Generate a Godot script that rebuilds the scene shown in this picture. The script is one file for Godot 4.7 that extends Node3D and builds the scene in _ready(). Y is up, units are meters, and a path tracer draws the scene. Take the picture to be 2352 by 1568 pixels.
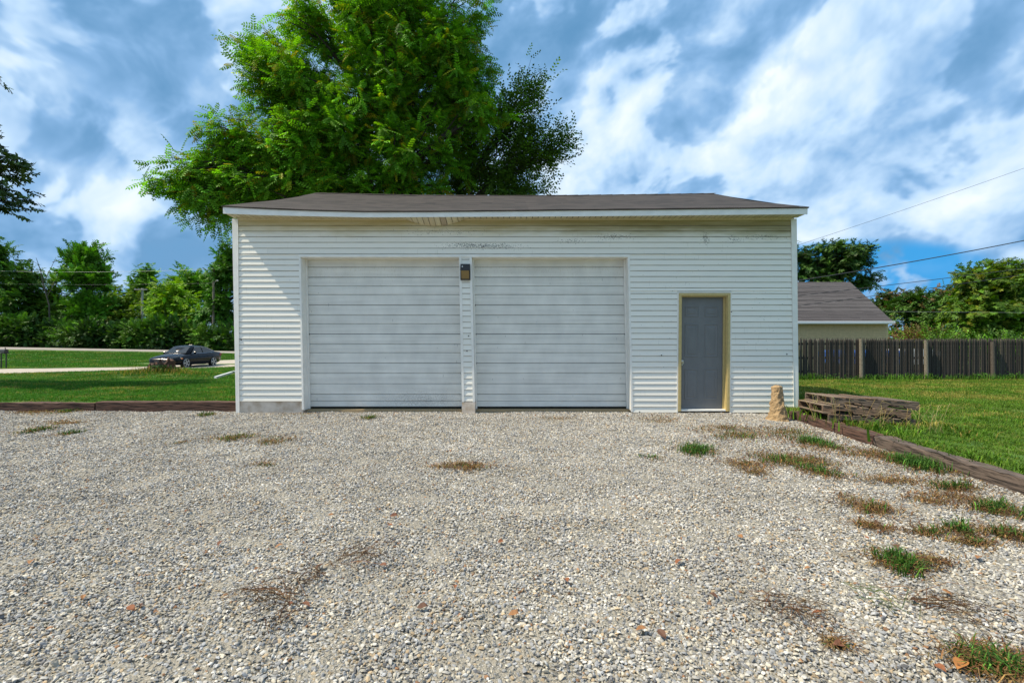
extends Node3D

# ---------------------------------------------------------------- small helpers
const EYE := 1.3          # height of the camera above the gravel
const FOC := 1110.0       # focal length in survey units (the photo measured 2352 units wide)
const WALL := 8.8         # distance from the camera to the front wall
var rng := RandomNumberGenerator.new()
var M := {}
var relief := FastNoiseLite.new()

func lin(r: float, g: float, b: float, a := 1.0) -> Color:
	return Color(r, g, b, a).linear_to_srgb()

func rr(a: float, b: float) -> float:
	return rng.randf_range(a, b)

# a surveyed direction and a distance give a place
func at(x: float, y: float, d: float) -> Vector3:
	return Vector3((x - 1176.0) / FOC * d, EYE + (784.0 - y) / FOC * d, -d)

# the same for a mark on the level gravel: (x, distance)
func on_gravel(x: float, y: float) -> Vector2:
	var d := EYE * FOC / (y - 784.0)
	return Vector2((x - 1176.0) / FOC * d, d)

func table(t: float, xs: Array, ys: Array) -> float:
	if t <= xs[0]:
		return ys[0]
	for i in range(1, xs.size()):
		if t <= xs[i]:
			return lerpf(ys[i - 1], ys[i], (t - xs[i - 1]) / (xs[i] - xs[i - 1]))
	return ys[ys.size() - 1]

class MB:
	var v := PackedVector3Array()
	var c := PackedColorArray()
	var uv := PackedVector2Array()
	var xf := Transform3D.IDENTITY
	var tint := Color.WHITE
	var tinted := false
	func tri(a: Vector3, b: Vector3, d: Vector3) -> void:   # counter-clockwise seen from outside
		v.append(xf * a); v.append(xf * d); v.append(xf * b)
		if tinted:
			c.append(tint); c.append(tint); c.append(tint)
	func quad(a: Vector3, b: Vector3, d: Vector3, e: Vector3) -> void:
		tri(a, b, d); tri(a, d, e)
	func hexa(p: Array) -> void:   # 0-3 lower face, 4-7 upper face, both counter-clockwise seen from above
		quad(p[3], p[2], p[1], p[0]); quad(p[4], p[5], p[6], p[7])
		for i in 4:
			var j := (i + 1) % 4
			quad(p[i], p[j], p[j + 4], p[i + 4])
	func box(a: Vector3, b: Vector3) -> void:
		hexa([Vector3(a.x, a.y, b.z), Vector3(b.x, a.y, b.z), Vector3(b.x, a.y, a.z), Vector3(a.x, a.y, a.z),
			Vector3(a.x, b.y, b.z), Vector3(b.x, b.y, b.z), Vector3(b.x, b.y, a.z), Vector3(a.x, b.y, a.z)])
	func cbox(a: Vector3, b: Vector3, r: float) -> void:   # box with chamfered edges
		var m := (a + b) * 0.5
		var h := (b - a) * 0.5
		r = minf(r, minf(h.x, minf(h.y, h.z)) * 0.95)
		var P := func(s: Vector3, k: int) -> Vector3:
			var q := h - Vector3(r, r, r)
			q[k] = h[k]
			return m + q * s
		for k in 3:
			var i := (k + 1) % 3
			var j := (k + 2) % 3
			for sg in [-1.0, 1.0]:
				var cs := []
				for w in [[-1, -1], [1, -1], [1, 1], [-1, 1]]:
					var s := Vector3.ZERO
					s[k] = sg; s[i] = w[0]; s[j] = w[1]
					cs.append(P.call(s, k))
				if sg < 0:
					cs.reverse()
				quad(cs[0], cs[1], cs[2], cs[3])
			for si in [-1.0, 1.0]:       # edges running along k
				for sj in [-1.0, 1.0]:
					var s0 := Vector3.ZERO
					s0[i] = si; s0[j] = sj; s0[k] = -1
					var s1 := s0
					s1[k] = 1
					var e := [P.call(s0, i), P.call(s0, j), P.call(s1, j), P.call(s1, i)]
					if si * sj < 0:
						e.reverse()
					quad(e[0], e[1], e[2], e[3])
		for sx in [-1.0, 1.0]:
			for sy in [-1.0, 1.0]:
				for sz in [-1.0, 1.0]:
					var s := Vector3(sx, sy, sz)
					if sx * sy * sz > 0:
						tri(P.call(s, 0), P.call(s, 1), P.call(s, 2))
					else:
						tri(P.call(s, 0), P.call(s, 2), P.call(s, 1))
	func tube(pts: Array, radii: Array, sides: int, cap := true) -> void:
		var rings := []
		var side := Vector3.ZERO
		for i in pts.size():
			var dir: Vector3 = (pts[mini(i + 1, pts.size() - 1)] - pts[maxi(i - 1, 0)]).normalized()
			if side == Vector3.ZERO:
				side = dir.cross(Vector3.UP if absf(dir.y) < 0.9 else Vector3.RIGHT).normalized()
			side = (side - dir * side.dot(dir)).normalized()
			var other := dir.cross(side)
			var ring := []
			for k in sides:
				var t := TAU * k / sides
				ring.append(pts[i] + (side * cos(t) + other * sin(t)) * radii[i])
			rings.append(ring)
		for i in pts.size() - 1:
			for k in sides:
				var l := (k + 1) % sides
				quad(rings[i][k], rings[i][l], rings[i + 1][l], rings[i + 1][k])
		if cap:
			for k in range(1, sides - 1):
				tri(rings[0][0], rings[0][k + 1], rings[0][k])
				var z: Array = rings[pts.size() - 1]
				tri(z[0], z[k], z[k + 1])
	func loft(rings: Array, closed := true, cap := true) -> void:   # rings counter-clockwise seen from the far end
		var count: int = rings[0].size()
		for i in rings.size() - 1:
			for k in (count if closed else count - 1):
				var l := (k + 1) % count
				quad(rings[i][k], rings[i][l], rings[i + 1][l], rings[i + 1][k])
		if cap:
			for k in range(1, count - 1):
				tri(rings[0][0], rings[0][k + 1], rings[0][k])
				var z: Array = rings[rings.size() - 1]
				tri(z[0], z[k], z[k + 1])
	func mesh(smooth := false) -> ArrayMesh:
		var arr := []
		arr.resize(Mesh.ARRAY_MAX)
		arr[Mesh.ARRAY_VERTEX] = v
		if tinted:
			arr[Mesh.ARRAY_COLOR] = c
		if uv.size() == v.size():
			arr[Mesh.ARRAY_TEX_UV] = uv
		var m := ArrayMesh.new()
		m.add_surface_from_arrays(Mesh.PRIMITIVE_TRIANGLES, arr)
		if smooth:
			var st := SurfaceTool.new()
			st.create_from(m, 0)
			st.index()
			st.generate_normals()
			return st.commit()
		return m

func put(parent: Node, called: String, mb: MB, m: Material, smooth := false) -> MeshInstance3D:
	return put_mesh(parent, called, mb.mesh(smooth), m)

func put_mesh(parent: Node, called: String, mesh: Mesh, m: Material) -> MeshInstance3D:
	var o := MeshInstance3D.new()
	o.name = called
	o.mesh = mesh
	o.material_override = m
	parent.add_child(o, true)
	return o

func tag(o: Node, label: String, category: String, group := "") -> Node:
	o.set_meta("label", label)
	o.set_meta("category", category)
	if group:
		o.set_meta("group", group)
	return o

func kind(o: Node, k: String, label := "") -> Node:
	o.set_meta("kind", k)
	if label:
		o.set_meta("label", label)
	return o

func thing(called: String, label: String, category: String, where := Vector3.ZERO, turn := 0.0, group := "") -> Node3D:
	var o := Node3D.new()
	o.name = called
	add_child(o, true)
	o.position = where
	o.rotation.y = turn
	tag(o, label, category, group)
	return o

func holder(parent: Node, called: String) -> Node3D:
	var o := Node3D.new()
	o.name = called
	parent.add_child(o, true)
	return o

func scatter(parent: Node, called: String, mesh: Mesh, m: Material, places: Array, tints: Array) -> MultiMeshInstance3D:
	var mm := MultiMesh.new()
	mm.transform_format = MultiMesh.TRANSFORM_3D
	mm.use_colors = true
	mm.mesh = mesh
	mm.instance_count = places.size()
	for i in places.size():
		mm.set_instance_transform(i, places[i])
		mm.set_instance_color(i, tints[i])
	var o := MultiMeshInstance3D.new()
	o.name = called
	o.multimesh = mm
	o.material_override = m
	parent.add_child(o, true)
	return o

# ---------------------------------------------------------------- materials
func noise_tex(seed_: int, freq: float, stops: Array, size := 512, octaves := 4, kind_ := FastNoiseLite.TYPE_SIMPLEX_SMOOTH) -> NoiseTexture2D:
	var n := FastNoiseLite.new()
	n.seed = seed_
	n.frequency = freq
	n.noise_type = kind_
	n.fractal_octaves = octaves
	var t := NoiseTexture2D.new()
	t.width = size
	t.height = size
	t.seamless = true
	t.noise = n
	var g := Gradient.new()
	var offs := PackedFloat32Array()
	var cols := PackedColorArray()
	for s in stops:
		offs.append(s[0])
		cols.append(s[1])
	g.offsets = offs
	g.colors = cols
	t.color_ramp = g
	return t

func grey(v: float) -> Color:
	return lin(v, v, v)

func mat(col: Color, rough := 0.8, tex: Texture2D = null, scale := Vector3.ONE, bump: Texture2D = null, cm := 0.0, world := false) -> StandardMaterial3D:
	var m := StandardMaterial3D.new()
	m.albedo_color = col
	m.roughness = rough
	if tex or bump:
		m.uv1_triplanar = true
		m.uv1_world_triplanar = world
		m.uv1_scale = scale
	if tex:
		m.albedo_texture = tex
	if bump:
		m.heightmap_enabled = true
		m.heightmap_texture = bump
		m.heightmap_scale = cm
	return m

func leaf_mat(through: Color, rough := 0.55) -> StandardMaterial3D:
	var m := StandardMaterial3D.new()
	m.albedo_color = Color.WHITE
	m.vertex_color_use_as_albedo = true
	m.roughness = rough
	m.metallic_specular = 0.35
	m.cull_mode = BaseMaterial3D.CULL_DISABLED
	m.backlight_enabled = true
	m.backlight = through
	return m

func wall_stains_and_shade() -> ImageTexture:   # tan top band, specks of mould and painted lap shade on the vinyl, 10.4 m by 3.6 m
	var w := 2048
	var h := 708
	var im := Image.create(w, h, false, Image.FORMAT_RGB8)
	im.fill(Color(0.985, 0.985, 0.975))
	var n := FastNoiseLite.new()
	n.seed = 5
	n.frequency = 0.012
	n.fractal_octaves = 4
	var top_tan := Color(0.80, 0.755, 0.60)  # yellow-tan tone along the top, deeper to the right
	for j in 110:
		for i in w:
			var edge := 84.0 + 20.0 * n.get_noise_2d(i * 0.2, 40.0) + 8.0 * n.get_noise_2d(i * 1.0, j * 4.0)
			var heavy := smooth(700.0, 1500.0, i)
			var k := smooth(0.0, 1.0, (edge + 8.0 * heavy - j) / 60.0) * (0.95 + 0.25 * n.get_noise_2d(i * 0.4, j * 6.0))
			if k > 0.0:
				im.set_pixel(i, j, Color(0.985, 0.985, 0.975).lerp(top_tan.lerp(Color(0.60, 0.565, 0.40), heavy * 0.8), clampf(k, 0.0, 1.0)))
	for k in 34:                    # shade line under every lap, painted into the colour
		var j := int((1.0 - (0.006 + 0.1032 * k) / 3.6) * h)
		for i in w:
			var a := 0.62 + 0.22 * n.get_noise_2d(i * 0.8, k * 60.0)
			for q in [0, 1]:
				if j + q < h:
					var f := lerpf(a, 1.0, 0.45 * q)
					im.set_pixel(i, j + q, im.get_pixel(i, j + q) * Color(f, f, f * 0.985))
	var r := RandomNumberGenerator.new()
	r.seed = 77
	# [centre x, centre y, half width, half height, specks] in metres along the wall from its left end
	for s in [[4.7, 3.03, 0.6, 0.045, 620], [4.3, 3.06, 0.3, 0.03, 120], [7.05, 3.2, 0.3, 0.04, 170], [8.72, 3.17, 0.07, 0.09, 110], [9.25, 3.15, 0.2, 0.05, 70], [9.8, 3.2, 0.4, 0.06, 90],
			[6.3, 3.12, 0.25, 0.04, 60], [3.9, 3.3, 0.8, 0.05, 110], [8.6, 0.12, 0.05, 0.05, 25], [8.3, 1.6, 1.2, 1.2, 60], [9.8, 1.4, 0.4, 1.0, 40], [2.0, 2.2, 1.0, 1.0, 40]]:
		for k in s[4]:
			var x := int((s[0] + r.randfn() * s[2] * 0.5) / 10.4 * w)
			var y := int((1.0 - (s[1] + r.randfn() * s[3] * 0.6) / 3.6) * h)
			var dark := r.randf_range(0.25, 0.75)
			var long := r.randi_range(1, 3)
			for q in long:
				if x + q >= 0 and x + q < w and y >= 0 and y < h:
					im.set_pixel(x + q, y, im.get_pixel(x + q, y) * Color(dark, dark, dark * 0.95))
	# drips below the laps
	for k in 320:
		var x := r.randi_range(0, w - 1)
		var y := r.randi_range(40, h - 30)
		var a := r.randf_range(0.9, 0.97)
		for q in r.randi_range(6, 26):
			if y + q < h:
				im.set_pixel(x, y + q, im.get_pixel(x, y + q) * Color(a, a, a * 0.985))
	return ImageTexture.create_from_image(im)

func door_stains_and_shade(seed_: int) -> ImageTexture:   # weathering and painted groove shade of a steel door, 2.9 m by 2.9 m
	var s := 512
	var im := Image.create(s, s, false, Image.FORMAT_RGB8)
	var n := FastNoiseLite.new()
	n.seed = seed_
	n.frequency = 0.01
	n.fractal_octaves = 4
	for j in s:
		for i in s:
			var streak := n.get_noise_2d(i * 0.25, j * 6.0) * 0.05 + n.get_noise_2d(i * 1.2, j * 0.8) * 0.05
			var chalk := 0.92 + streak
			im.set_pixel(i, j, Color(chalk, chalk * 1.0, chalk * 0.995))
	var r := RandomNumberGenerator.new()
	r.seed = seed_ * 3
	for y in [0.190, 0.316, 0.51, 0.711, 0.898, 1.092, 1.252, 1.439, 1.631, 1.793, 1.982, 2.175, 2.335, 2.499, 2.689]:     # groove and joint shade put into the door colour
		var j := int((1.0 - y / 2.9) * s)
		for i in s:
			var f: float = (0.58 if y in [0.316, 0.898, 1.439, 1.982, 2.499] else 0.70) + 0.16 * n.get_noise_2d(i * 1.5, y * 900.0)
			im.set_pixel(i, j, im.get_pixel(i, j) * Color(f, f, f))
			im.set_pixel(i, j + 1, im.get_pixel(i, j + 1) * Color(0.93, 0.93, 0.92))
	for k in 2200:   # mildew low on the door, splashed up from the sill
		var x := int((0.72 + r.randfn() * 0.12) * s)
		var y := int((0.93 + r.randfn() * 0.028) * s)
		if x >= 0 and x < s and y >= 0 and y < s and seed_ == 11:
			im.set_pixel(x, y, im.get_pixel(x, y) * 0.80)
	for k in 260:
		var x := r.randi_range(0, s - 1)
		var y := int(s * (0.06 + absf(r.randfn()) * 0.05))
		for q in r.randi_range(2, 9):
			if y + q < s:
				im.set_pixel(x, y + q, im.get_pixel(x, y + q) * Color(0.95, 0.945, 0.92))
	for k in 14:   # scratches
		var x := r.randi_range(10, s - 10)
		var y := r.randi_range(60, s - 40)
		for q in r.randi_range(3, 9):
			im.set_pixel(x, y + q, im.get_pixel(x, y + q) * 0.72)
	return ImageTexture.create_from_image(im)

func make_materials() -> void:
	var soft := noise_tex(1, 0.02, [[0.0, grey(0.72)], [1.0, grey(1.0)]], 512, 5)
	var fine := noise_tex(2, 0.09, [[0.0, grey(0.55)], [1.0, grey(1.0)]], 512, 4)
	var rough_h := noise_tex(3, 0.06, [[0.0, Color.BLACK], [1.0, Color.WHITE]], 512, 5)
	var grain := noise_tex(4, 0.03, [[0.0, grey(0.12)], [0.35, grey(0.5)], [0.6, grey(0.95)], [1.0, grey(1.5)]], 512, 5)
	M.soft = soft
	M.vinyl = []
	var stains_and_shade := wall_stains_and_shade()
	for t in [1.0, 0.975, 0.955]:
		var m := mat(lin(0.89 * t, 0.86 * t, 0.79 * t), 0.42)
		m.albedo_texture = stains_and_shade
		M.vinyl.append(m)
	var faint := noise_tex(14, 0.02, [[0.0, grey(0.86)], [1.0, grey(1.0)]], 256, 5)
	M.trim = mat(lin(0.88, 0.86, 0.80), 0.4, faint, Vector3(0.7, 0.7, 0.7))
	M.cap = mat(lin(0.86, 0.86, 0.84), 0.38, faint, Vector3(0.8, 2.0, 0.8))
	M.soffit = [mat(lin(0.72, 0.65, 0.46), 0.5, soft, Vector3(2, 2, 2)), mat(lin(0.66, 0.58, 0.40), 0.5, soft, Vector3(3, 3, 3)), mat(lin(0.54, 0.45, 0.33), 0.6, fine, Vector3(2, 2, 2))]
	M.dark = mat(lin(0.015, 0.014, 0.012), 0.9)
	M.sheath = mat(lin(0.35, 0.33, 0.28), 0.9)
	M.concrete = mat(lin(0.78, 0.68, 0.57), 0.92, noise_tex(6, 0.008, [[0.0, lin(0.55, 0.48, 0.40)], [0.5, grey(0.82)], [1.0, grey(1.0)]], 512, 5), Vector3(0.9, 0.9, 0.9), rough_h, 0.05)
	M.steel_door = []
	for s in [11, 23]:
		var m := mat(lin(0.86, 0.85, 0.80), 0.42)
		m.albedo_texture = door_stains_and_shade(s)
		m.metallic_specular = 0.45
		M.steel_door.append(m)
	M.man_door = mat(lin(0.165, 0.172, 0.175), 0.5, faint, Vector3(1.0, 0.6, 1.0))
	M.tan = mat(lin(0.60, 0.47, 0.20), 0.5, soft, Vector3(3, 1, 3))
	M.metal = mat(lin(0.55, 0.54, 0.5), 0.3)
	M.metal.metallic = 1.0
	M.black = mat(lin(0.02, 0.02, 0.02), 0.5)
	M.lamp_glass = mat(lin(0.36, 0.24, 0.09), 0.25, fine, Vector3(30, 4, 30))
	M.threshold = mat(lin(0.45, 0.33, 0.18), 0.8, fine, Vector3(4, 4, 4))
	M.shingle = mat(lin(0.044, 0.035, 0.031), 0.95, noise_tex(7, 0.03, [[0.0, grey(0.2)], [0.35, grey(0.6)], [0.6, grey(0.95)], [1.0, lin(1.9, 1.75, 1.65)]], 1024, 6), Vector3(0.045, 0.16, 0.16), fine, 0.8)
	M.shingle_field = M.shingle.duplicate()
	M.shingle_field.vertex_color_use_as_albedo = true
	M.shingle_far = [mat(lin(0.098, 0.088, 0.092), 0.95, fine, Vector3(0.25, 0.6, 0.6)), mat(lin(0.115, 0.105, 0.108), 0.95, fine, Vector3(0.3, 0.6, 0.6)), mat(lin(0.082, 0.074, 0.077), 0.95, fine, Vector3(0.35, 0.6, 0.6))]
	M.beige = mat(lin(0.66, 0.49, 0.26), 0.5, soft, Vector3(0.6, 0.6, 0.6))
	M.gutter = mat(lin(0.75, 0.79, 0.82), 0.4, fine, Vector3(0.9, 2, 0.9))
	M.timber = mat(lin(0.10, 0.052, 0.036), 0.95, grain, Vector3(0.22, 1.7, 1.7), grain, 1.2)
	M.timber_grey = mat(lin(0.115, 0.085, 0.066), 0.95, grain, Vector3(0.22, 1.7, 1.7), grain, 1.4)
	M.plank = []
	for t in [[0.20, 0.13, 0.085], [0.16, 0.12, 0.088], [0.24, 0.18, 0.128], [0.115, 0.086, 0.064]]:
		M.plank.append(mat(lin(t[0], t[1], t[2]), 0.9, grain, Vector3(0.4, 3.5, 3.5), grain, 0.5))
	M.picket = []
	for t in [[0.055, 0.046, 0.039], [0.075, 0.062, 0.052], [0.042, 0.034, 0.029], [0.105, 0.088, 0.072], [0.06, 0.048, 0.04], [0.18, 0.155, 0.125]]:
		M.picket.append(mat(lin(t[0], t[1], t[2]), 0.95, grain, Vector3(9, 0.6, 9), grain, 0.6))
	M.post = mat(lin(0.23, 0.20, 0.155), 0.9, grain, Vector3(8, 0.6, 8), grain, 0.6)
	M.bark = mat(lin(0.065, 0.052, 0.040), 0.95, grain, Vector3(4, 0.8, 4), grain, 2.0)
	M.bark_grey = mat(lin(0.11, 0.095, 0.08), 0.95, grain, Vector3(4, 0.8, 4), grain, 1.0)
	M.pole = mat(lin(0.25, 0.21, 0.17), 0.9, grain, Vector3(4, 0.3, 4))
	M.pole_pale = mat(lin(0.50, 0.49, 0.44), 0.9, grain, Vector3(4, 0.3, 4))
	M.wire = mat(lin(0.03, 0.03, 0.035), 0.6)
	M.wire_pale = mat(lin(0.30, 0.33, 0.32), 0.5)
	M.sand = mat(lin(0.52, 0.36, 0.19), 0.95, noise_tex(8, 0.05, [[0.0, lin(0.42, 0.38, 0.34)], [0.5, grey(0.85)], [1.0, grey(1.15)]], 512, 5), Vector3(2, 2, 2), rough_h, 2.0)
	M.soil = mat(lin(0.10, 0.075, 0.05), 1.0, fine, Vector3(2, 2, 2), rough_h, 2.0)
	M.gravel_bed = mat(Color.WHITE, 1.0, noise_tex(9, 0.16, [[0.0, lin(0.09, 0.08, 0.06)], [0.4, lin(0.24, 0.22, 0.18)], [0.7, lin(0.33, 0.31, 0.26)], [1.0, lin(0.42, 0.39, 0.33)]], 1024, 3, FastNoiseLite.TYPE_CELLULAR), Vector3(0.9, 0.9, 0.9), rough_h, 2.5, true)
	M.lawn = mat(Color.WHITE, 1.0, noise_tex(10, 0.012, [[0.0, lin(0.03, 0.073, 0.007)], [0.4, lin(0.05, 0.12, 0.010)], [0.65, lin(0.086, 0.138, 0.016)], [1.0, lin(0.18, 0.165, 0.048)]], 1024, 7), Vector3(0.13, 0.13, 0.13), rough_h, 3.0, true)
	M.drive = mat(Color.WHITE, 0.95, noise_tex(12, 0.02, [[0.0, lin(0.30, 0.26, 0.21)], [1.0, lin(0.46, 0.41, 0.34)]], 512, 6), Vector3(0.4, 0.4, 0.4), null, 0.0, true)
	M.asphalt = mat(Color.WHITE, 0.95, noise_tex(13, 0.02, [[0.0, lin(0.22, 0.20, 0.18)], [1.0, lin(0.32, 0.30, 0.27)]], 512, 6), Vector3(0.4, 0.4, 0.4), null, 0.0, true)
	M.stone = mat(Color.WHITE, 0.88)
	M.stone.vertex_color_use_as_albedo = true
	M.leaf = leaf_mat(lin(0.75, 0.78, 0.10))
	M.leaf_dark = leaf_mat(lin(0.30, 0.38, 0.08))
	M.leaf_dull = leaf_mat(lin(0.42, 0.5, 0.12))
	M.blade = leaf_mat(lin(0.45, 0.55, 0.1), 0.7)
	M.dry = leaf_mat(lin(0.2, 0.15, 0.05), 0.8)
	M.paint = mat(lin(0.003, 0.0035, 0.006), 0.2)
	M.paint.metallic_specular = 0.32
	M.car_glass = mat(lin(0.015, 0.02, 0.025), 0.05)
	M.tyre = mat(lin(0.012, 0.012, 0.012), 0.85)
	M.rim = mat(lin(0.45, 0.45, 0.47), 0.3)
	M.rim.metallic = 0.9
	M.lens = mat(lin(0.6, 0.62, 0.65), 0.12)
	M.amber = mat(lin(0.7, 0.2, 0.04), 0.2)
	M.red = mat(lin(0.25, 0.01, 0.01), 0.2)
	M.chrome = mat(lin(0.6, 0.6, 0.62), 0.15)
	M.chrome.metallic = 1.0
	M.blue = mat(lin(0.02, 0.10, 0.42), 0.5, soft, Vector3.ONE)
	M.white_paint = mat(lin(0.72, 0.74, 0.75), 0.45, soft, Vector3(0.5, 0.5, 0.5))

# ---------------------------------------------------------------- light, sky, camera
func smooth(a: float, b: float, t: float) -> float:
	var k := clampf((t - a) / (b - a), 0.0, 1.0)
	return k * k * (3.0 - 2.0 * k)

var sky_big := FastNoiseLite.new()
var sky_fine := FastNoiseLite.new()
var sky_gap := FastNoiseLite.new()
# banks of cloud: azimuth and height as slopes (x / forward, up / forward), half sizes, turn, and how much brighter (+) or darker (-) they stand out
const BANKS := [
	[-1.03, 0.57, 0.13, 0.05, -0.62, 0.55], [-0.90, 0.60, 0.2, 0.05, -0.5, -0.25], [-0.83, 0.44, 0.10, 0.045, -0.65, 0.6], [-0.70, 0.49, 0.07, 0.05, 0.4, 0.55], [-0.98, 0.47, 0.16, 0.06, -0.5, -0.55], [-0.72, 0.42, 0.10, 0.03, -0.2, -0.35],
	[-0.62, 0.60, 0.16, 0.10, 0.0, -0.12], [-0.80, 0.29, 0.30, 0.05, 0.05, 0.30], [-0.80, 0.19, 0.30, 0.03, 0.0, -0.25],
	[0.17, 0.63, 0.15, 0.09, 0.1, -0.62], [0.30, 0.46, 0.13, 0.05, 0.75, 0.55], [0.26, 0.37, 0.10, 0.03, 0.6, -0.40], [0.22, 0.40, 0.09, 0.045, 0.8, 0.50], [0.40, 0.44, 0.07, 0.03, 0.7, -0.30],
	[0.52, 0.52, 0.22, 0.14, 0.7, 0.22], [0.70, 0.38, 0.15, 0.05, 0.6, -0.36], [0.95, 0.62, 0.11, 0.05, 0.6, -0.38], [0.72, 0.67, 0.12, 0.05, 0.0, -0.25], [0.98, 0.29, 0.20, 0.045, 0.5, 0.48], [0.74, 0.28, 0.10, 0.04, 0.5, 0.36],
	[1.02, 0.22, 0.16, 0.05, 0.25, -0.60], [0.62, 0.30, 0.05, 0.05, 0.3, 0.25], [0.80, 0.17, 0.12, 0.03, 0.1, -0.15], [0.78, 0.125, 0.05, 0.025, 0.0, 0.45], [1.04, 0.16, 0.08, 0.03, 0.3, 0.4],
	[-0.28, 0.68, 0.12, 0.1, 0.2, 0.15], [0.0, 0.4, 0.3, 0.2, 0.0, 0.1]]

func cloud(q: Vector3) -> float:
	return sky_big.get_noise_3d(q.x, q.y * 1.3, q.z)

func sky_color(dir: Vector3) -> Vector3:
	# puffs gathered into banks that drift from lower left to upper right
	var wx := sky_gap.get_noise_3d(dir.x * 2.2, dir.y * 3.2, dir.z * 2.2)
	var wy := sky_gap.get_noise_3d(dir.x * 2.2 + 40.0, dir.y * 3.2, dir.z * 2.2)
	var q := dir + Vector3(wx, wy * 0.6, -wx) * 0.10
	q.y = q.y - 0.22 * q.x            # tilt of the rolls
	var rho := cloud(q)
	var lit := rho - cloud(q + Vector3(-0.030, 0.040, 0.0))      # bright where the bank thins towards the sun
	var fine := sky_fine.get_noise_3d(q.x, q.y * 1.15, q.z)
	var wide := sky_gap.get_noise_3d(dir.x * 1.1 + 7.0, dir.y * 2.0, dir.z * 1.1)
	var s := 0.465 + rho * 0.20 + lit * 0.92 + fine * 0.27 + wide * 0.26 + 0.20 * (smooth(-0.02, 0.10, rho + fine * 0.12) - 0.5) - 0.10 * smooth(0.22, 0.40, rho)
	var gap := -1.0
	if dir.z < -0.35:
		var u := dir.x / -dir.z
		var w := dir.y / -dir.z
		u += rho * 0.05 + fine * 0.05 + wx * 0.04
		w += wy * 0.04 + fine * 0.04 + rho * 0.02
		for b in BANKS:
			var dx: float = u - b[0]
			var dy: float = w - b[1]
			if absf(dx) < 0.55 and absf(dy) < 0.4:
				var cs := cos(b[4])
				var sn := sin(b[4])
				var ex: float = (dx * cs + dy * sn) / b[2]
				var ey: float = (-dx * sn + dy * cs) / b[3]
				var e := ex * ex + ey * ey
				if e < 5.0:
					s += b[5] * exp(-e * e * 0.35 - e * 0.3) * 0.36
		var gx := (u - 0.80) / 0.20
		var gy := (w - 0.165) / 0.052
		gap = 1.2 - gx * gx - gy * gy + fine * 1.5 + rho * 1.0
	gap = maxf(gap, (sky_gap.get_noise_3d(dir.x * 2.0 + 50.0, dir.y * 4.0, dir.z * 2.0) - 0.45) * 3.0)
	s = 0.5 + 0.5 * tanh(2.05 * (s - 0.5))
	var c: Vector3
	if s < 0.3:
		c = Vector3(0.088, 0.228, 0.409).lerp(Vector3(0.205, 0.372, 0.600), s / 0.3)
	elif s < 0.62:
		c = Vector3(0.205, 0.372, 0.600).lerp(Vector3(0.414, 0.572, 0.758), (s - 0.3) / 0.32)
	elif s < 0.85:
		c = Vector3(0.414, 0.572, 0.758).lerp(Vector3(0.585, 0.690, 0.800), (s - 0.62) / 0.23)
	else:
		c = Vector3(0.585, 0.690, 0.800).lerp(Vector3(0.800, 0.825, 0.860), (s - 0.85) / 0.15)
	if gap > 0.0:
		c = c.lerp(Vector3(0.033, 0.279, 0.614), smooth(0.0, 0.9, gap) * 0.92)
	return c

func make_sky() -> Image:
	sky_big.seed = 21; sky_big.frequency = 2.7; sky_big.fractal_octaves = 6; sky_big.fractal_gain = 0.52
	sky_fine.seed = 8; sky_fine.frequency = 9.0; sky_fine.fractal_octaves = 5; sky_fine.fractal_gain = 0.62
	sky_gap.seed = 33; sky_gap.frequency = 0.6; sky_gap.fractal_octaves = 4
	var w := 4096
	var h := 2048
	var data := PackedFloat32Array()
	data.resize(w * h * 3)
	var j := 0
	while j < h / 2:
		var i := 0
		while i < w:
			var az := wrapf((i + 0.5) / w * TAU, -PI, PI)
			var step := 1 if absf(az) < 0.88 else 4
			if step == 4 and j % 4 != 0:
				for q in 4:
					var at_ := (j * w + i + q) * 3
					var from := at_ - w * 3
					data[at_] = data[from]; data[at_ + 1] = data[from + 1]; data[at_ + 2] = data[from + 2]
				i += 4
				continue
			var el := (0.5 - (j + 0.5) / h) * PI
			var c := sky_color(Vector3(sin(az) * cos(el), sin(el), -cos(az) * cos(el)))
			for q in step:
				var o := (j * w + i + q) * 3
				data[o] = c.x; data[o + 1] = c.y; data[o + 2] = c.z
			i += step
		j += 1
	for k in range(w * h / 2, w * h):
		data[k * 3] = 0.26; data[k * 3 + 1] = 0.27; data[k * 3 + 2] = 0.22
	return Image.create_from_data(w, h, false, Image.FORMAT_RGBF, data.to_byte_array())

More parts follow.
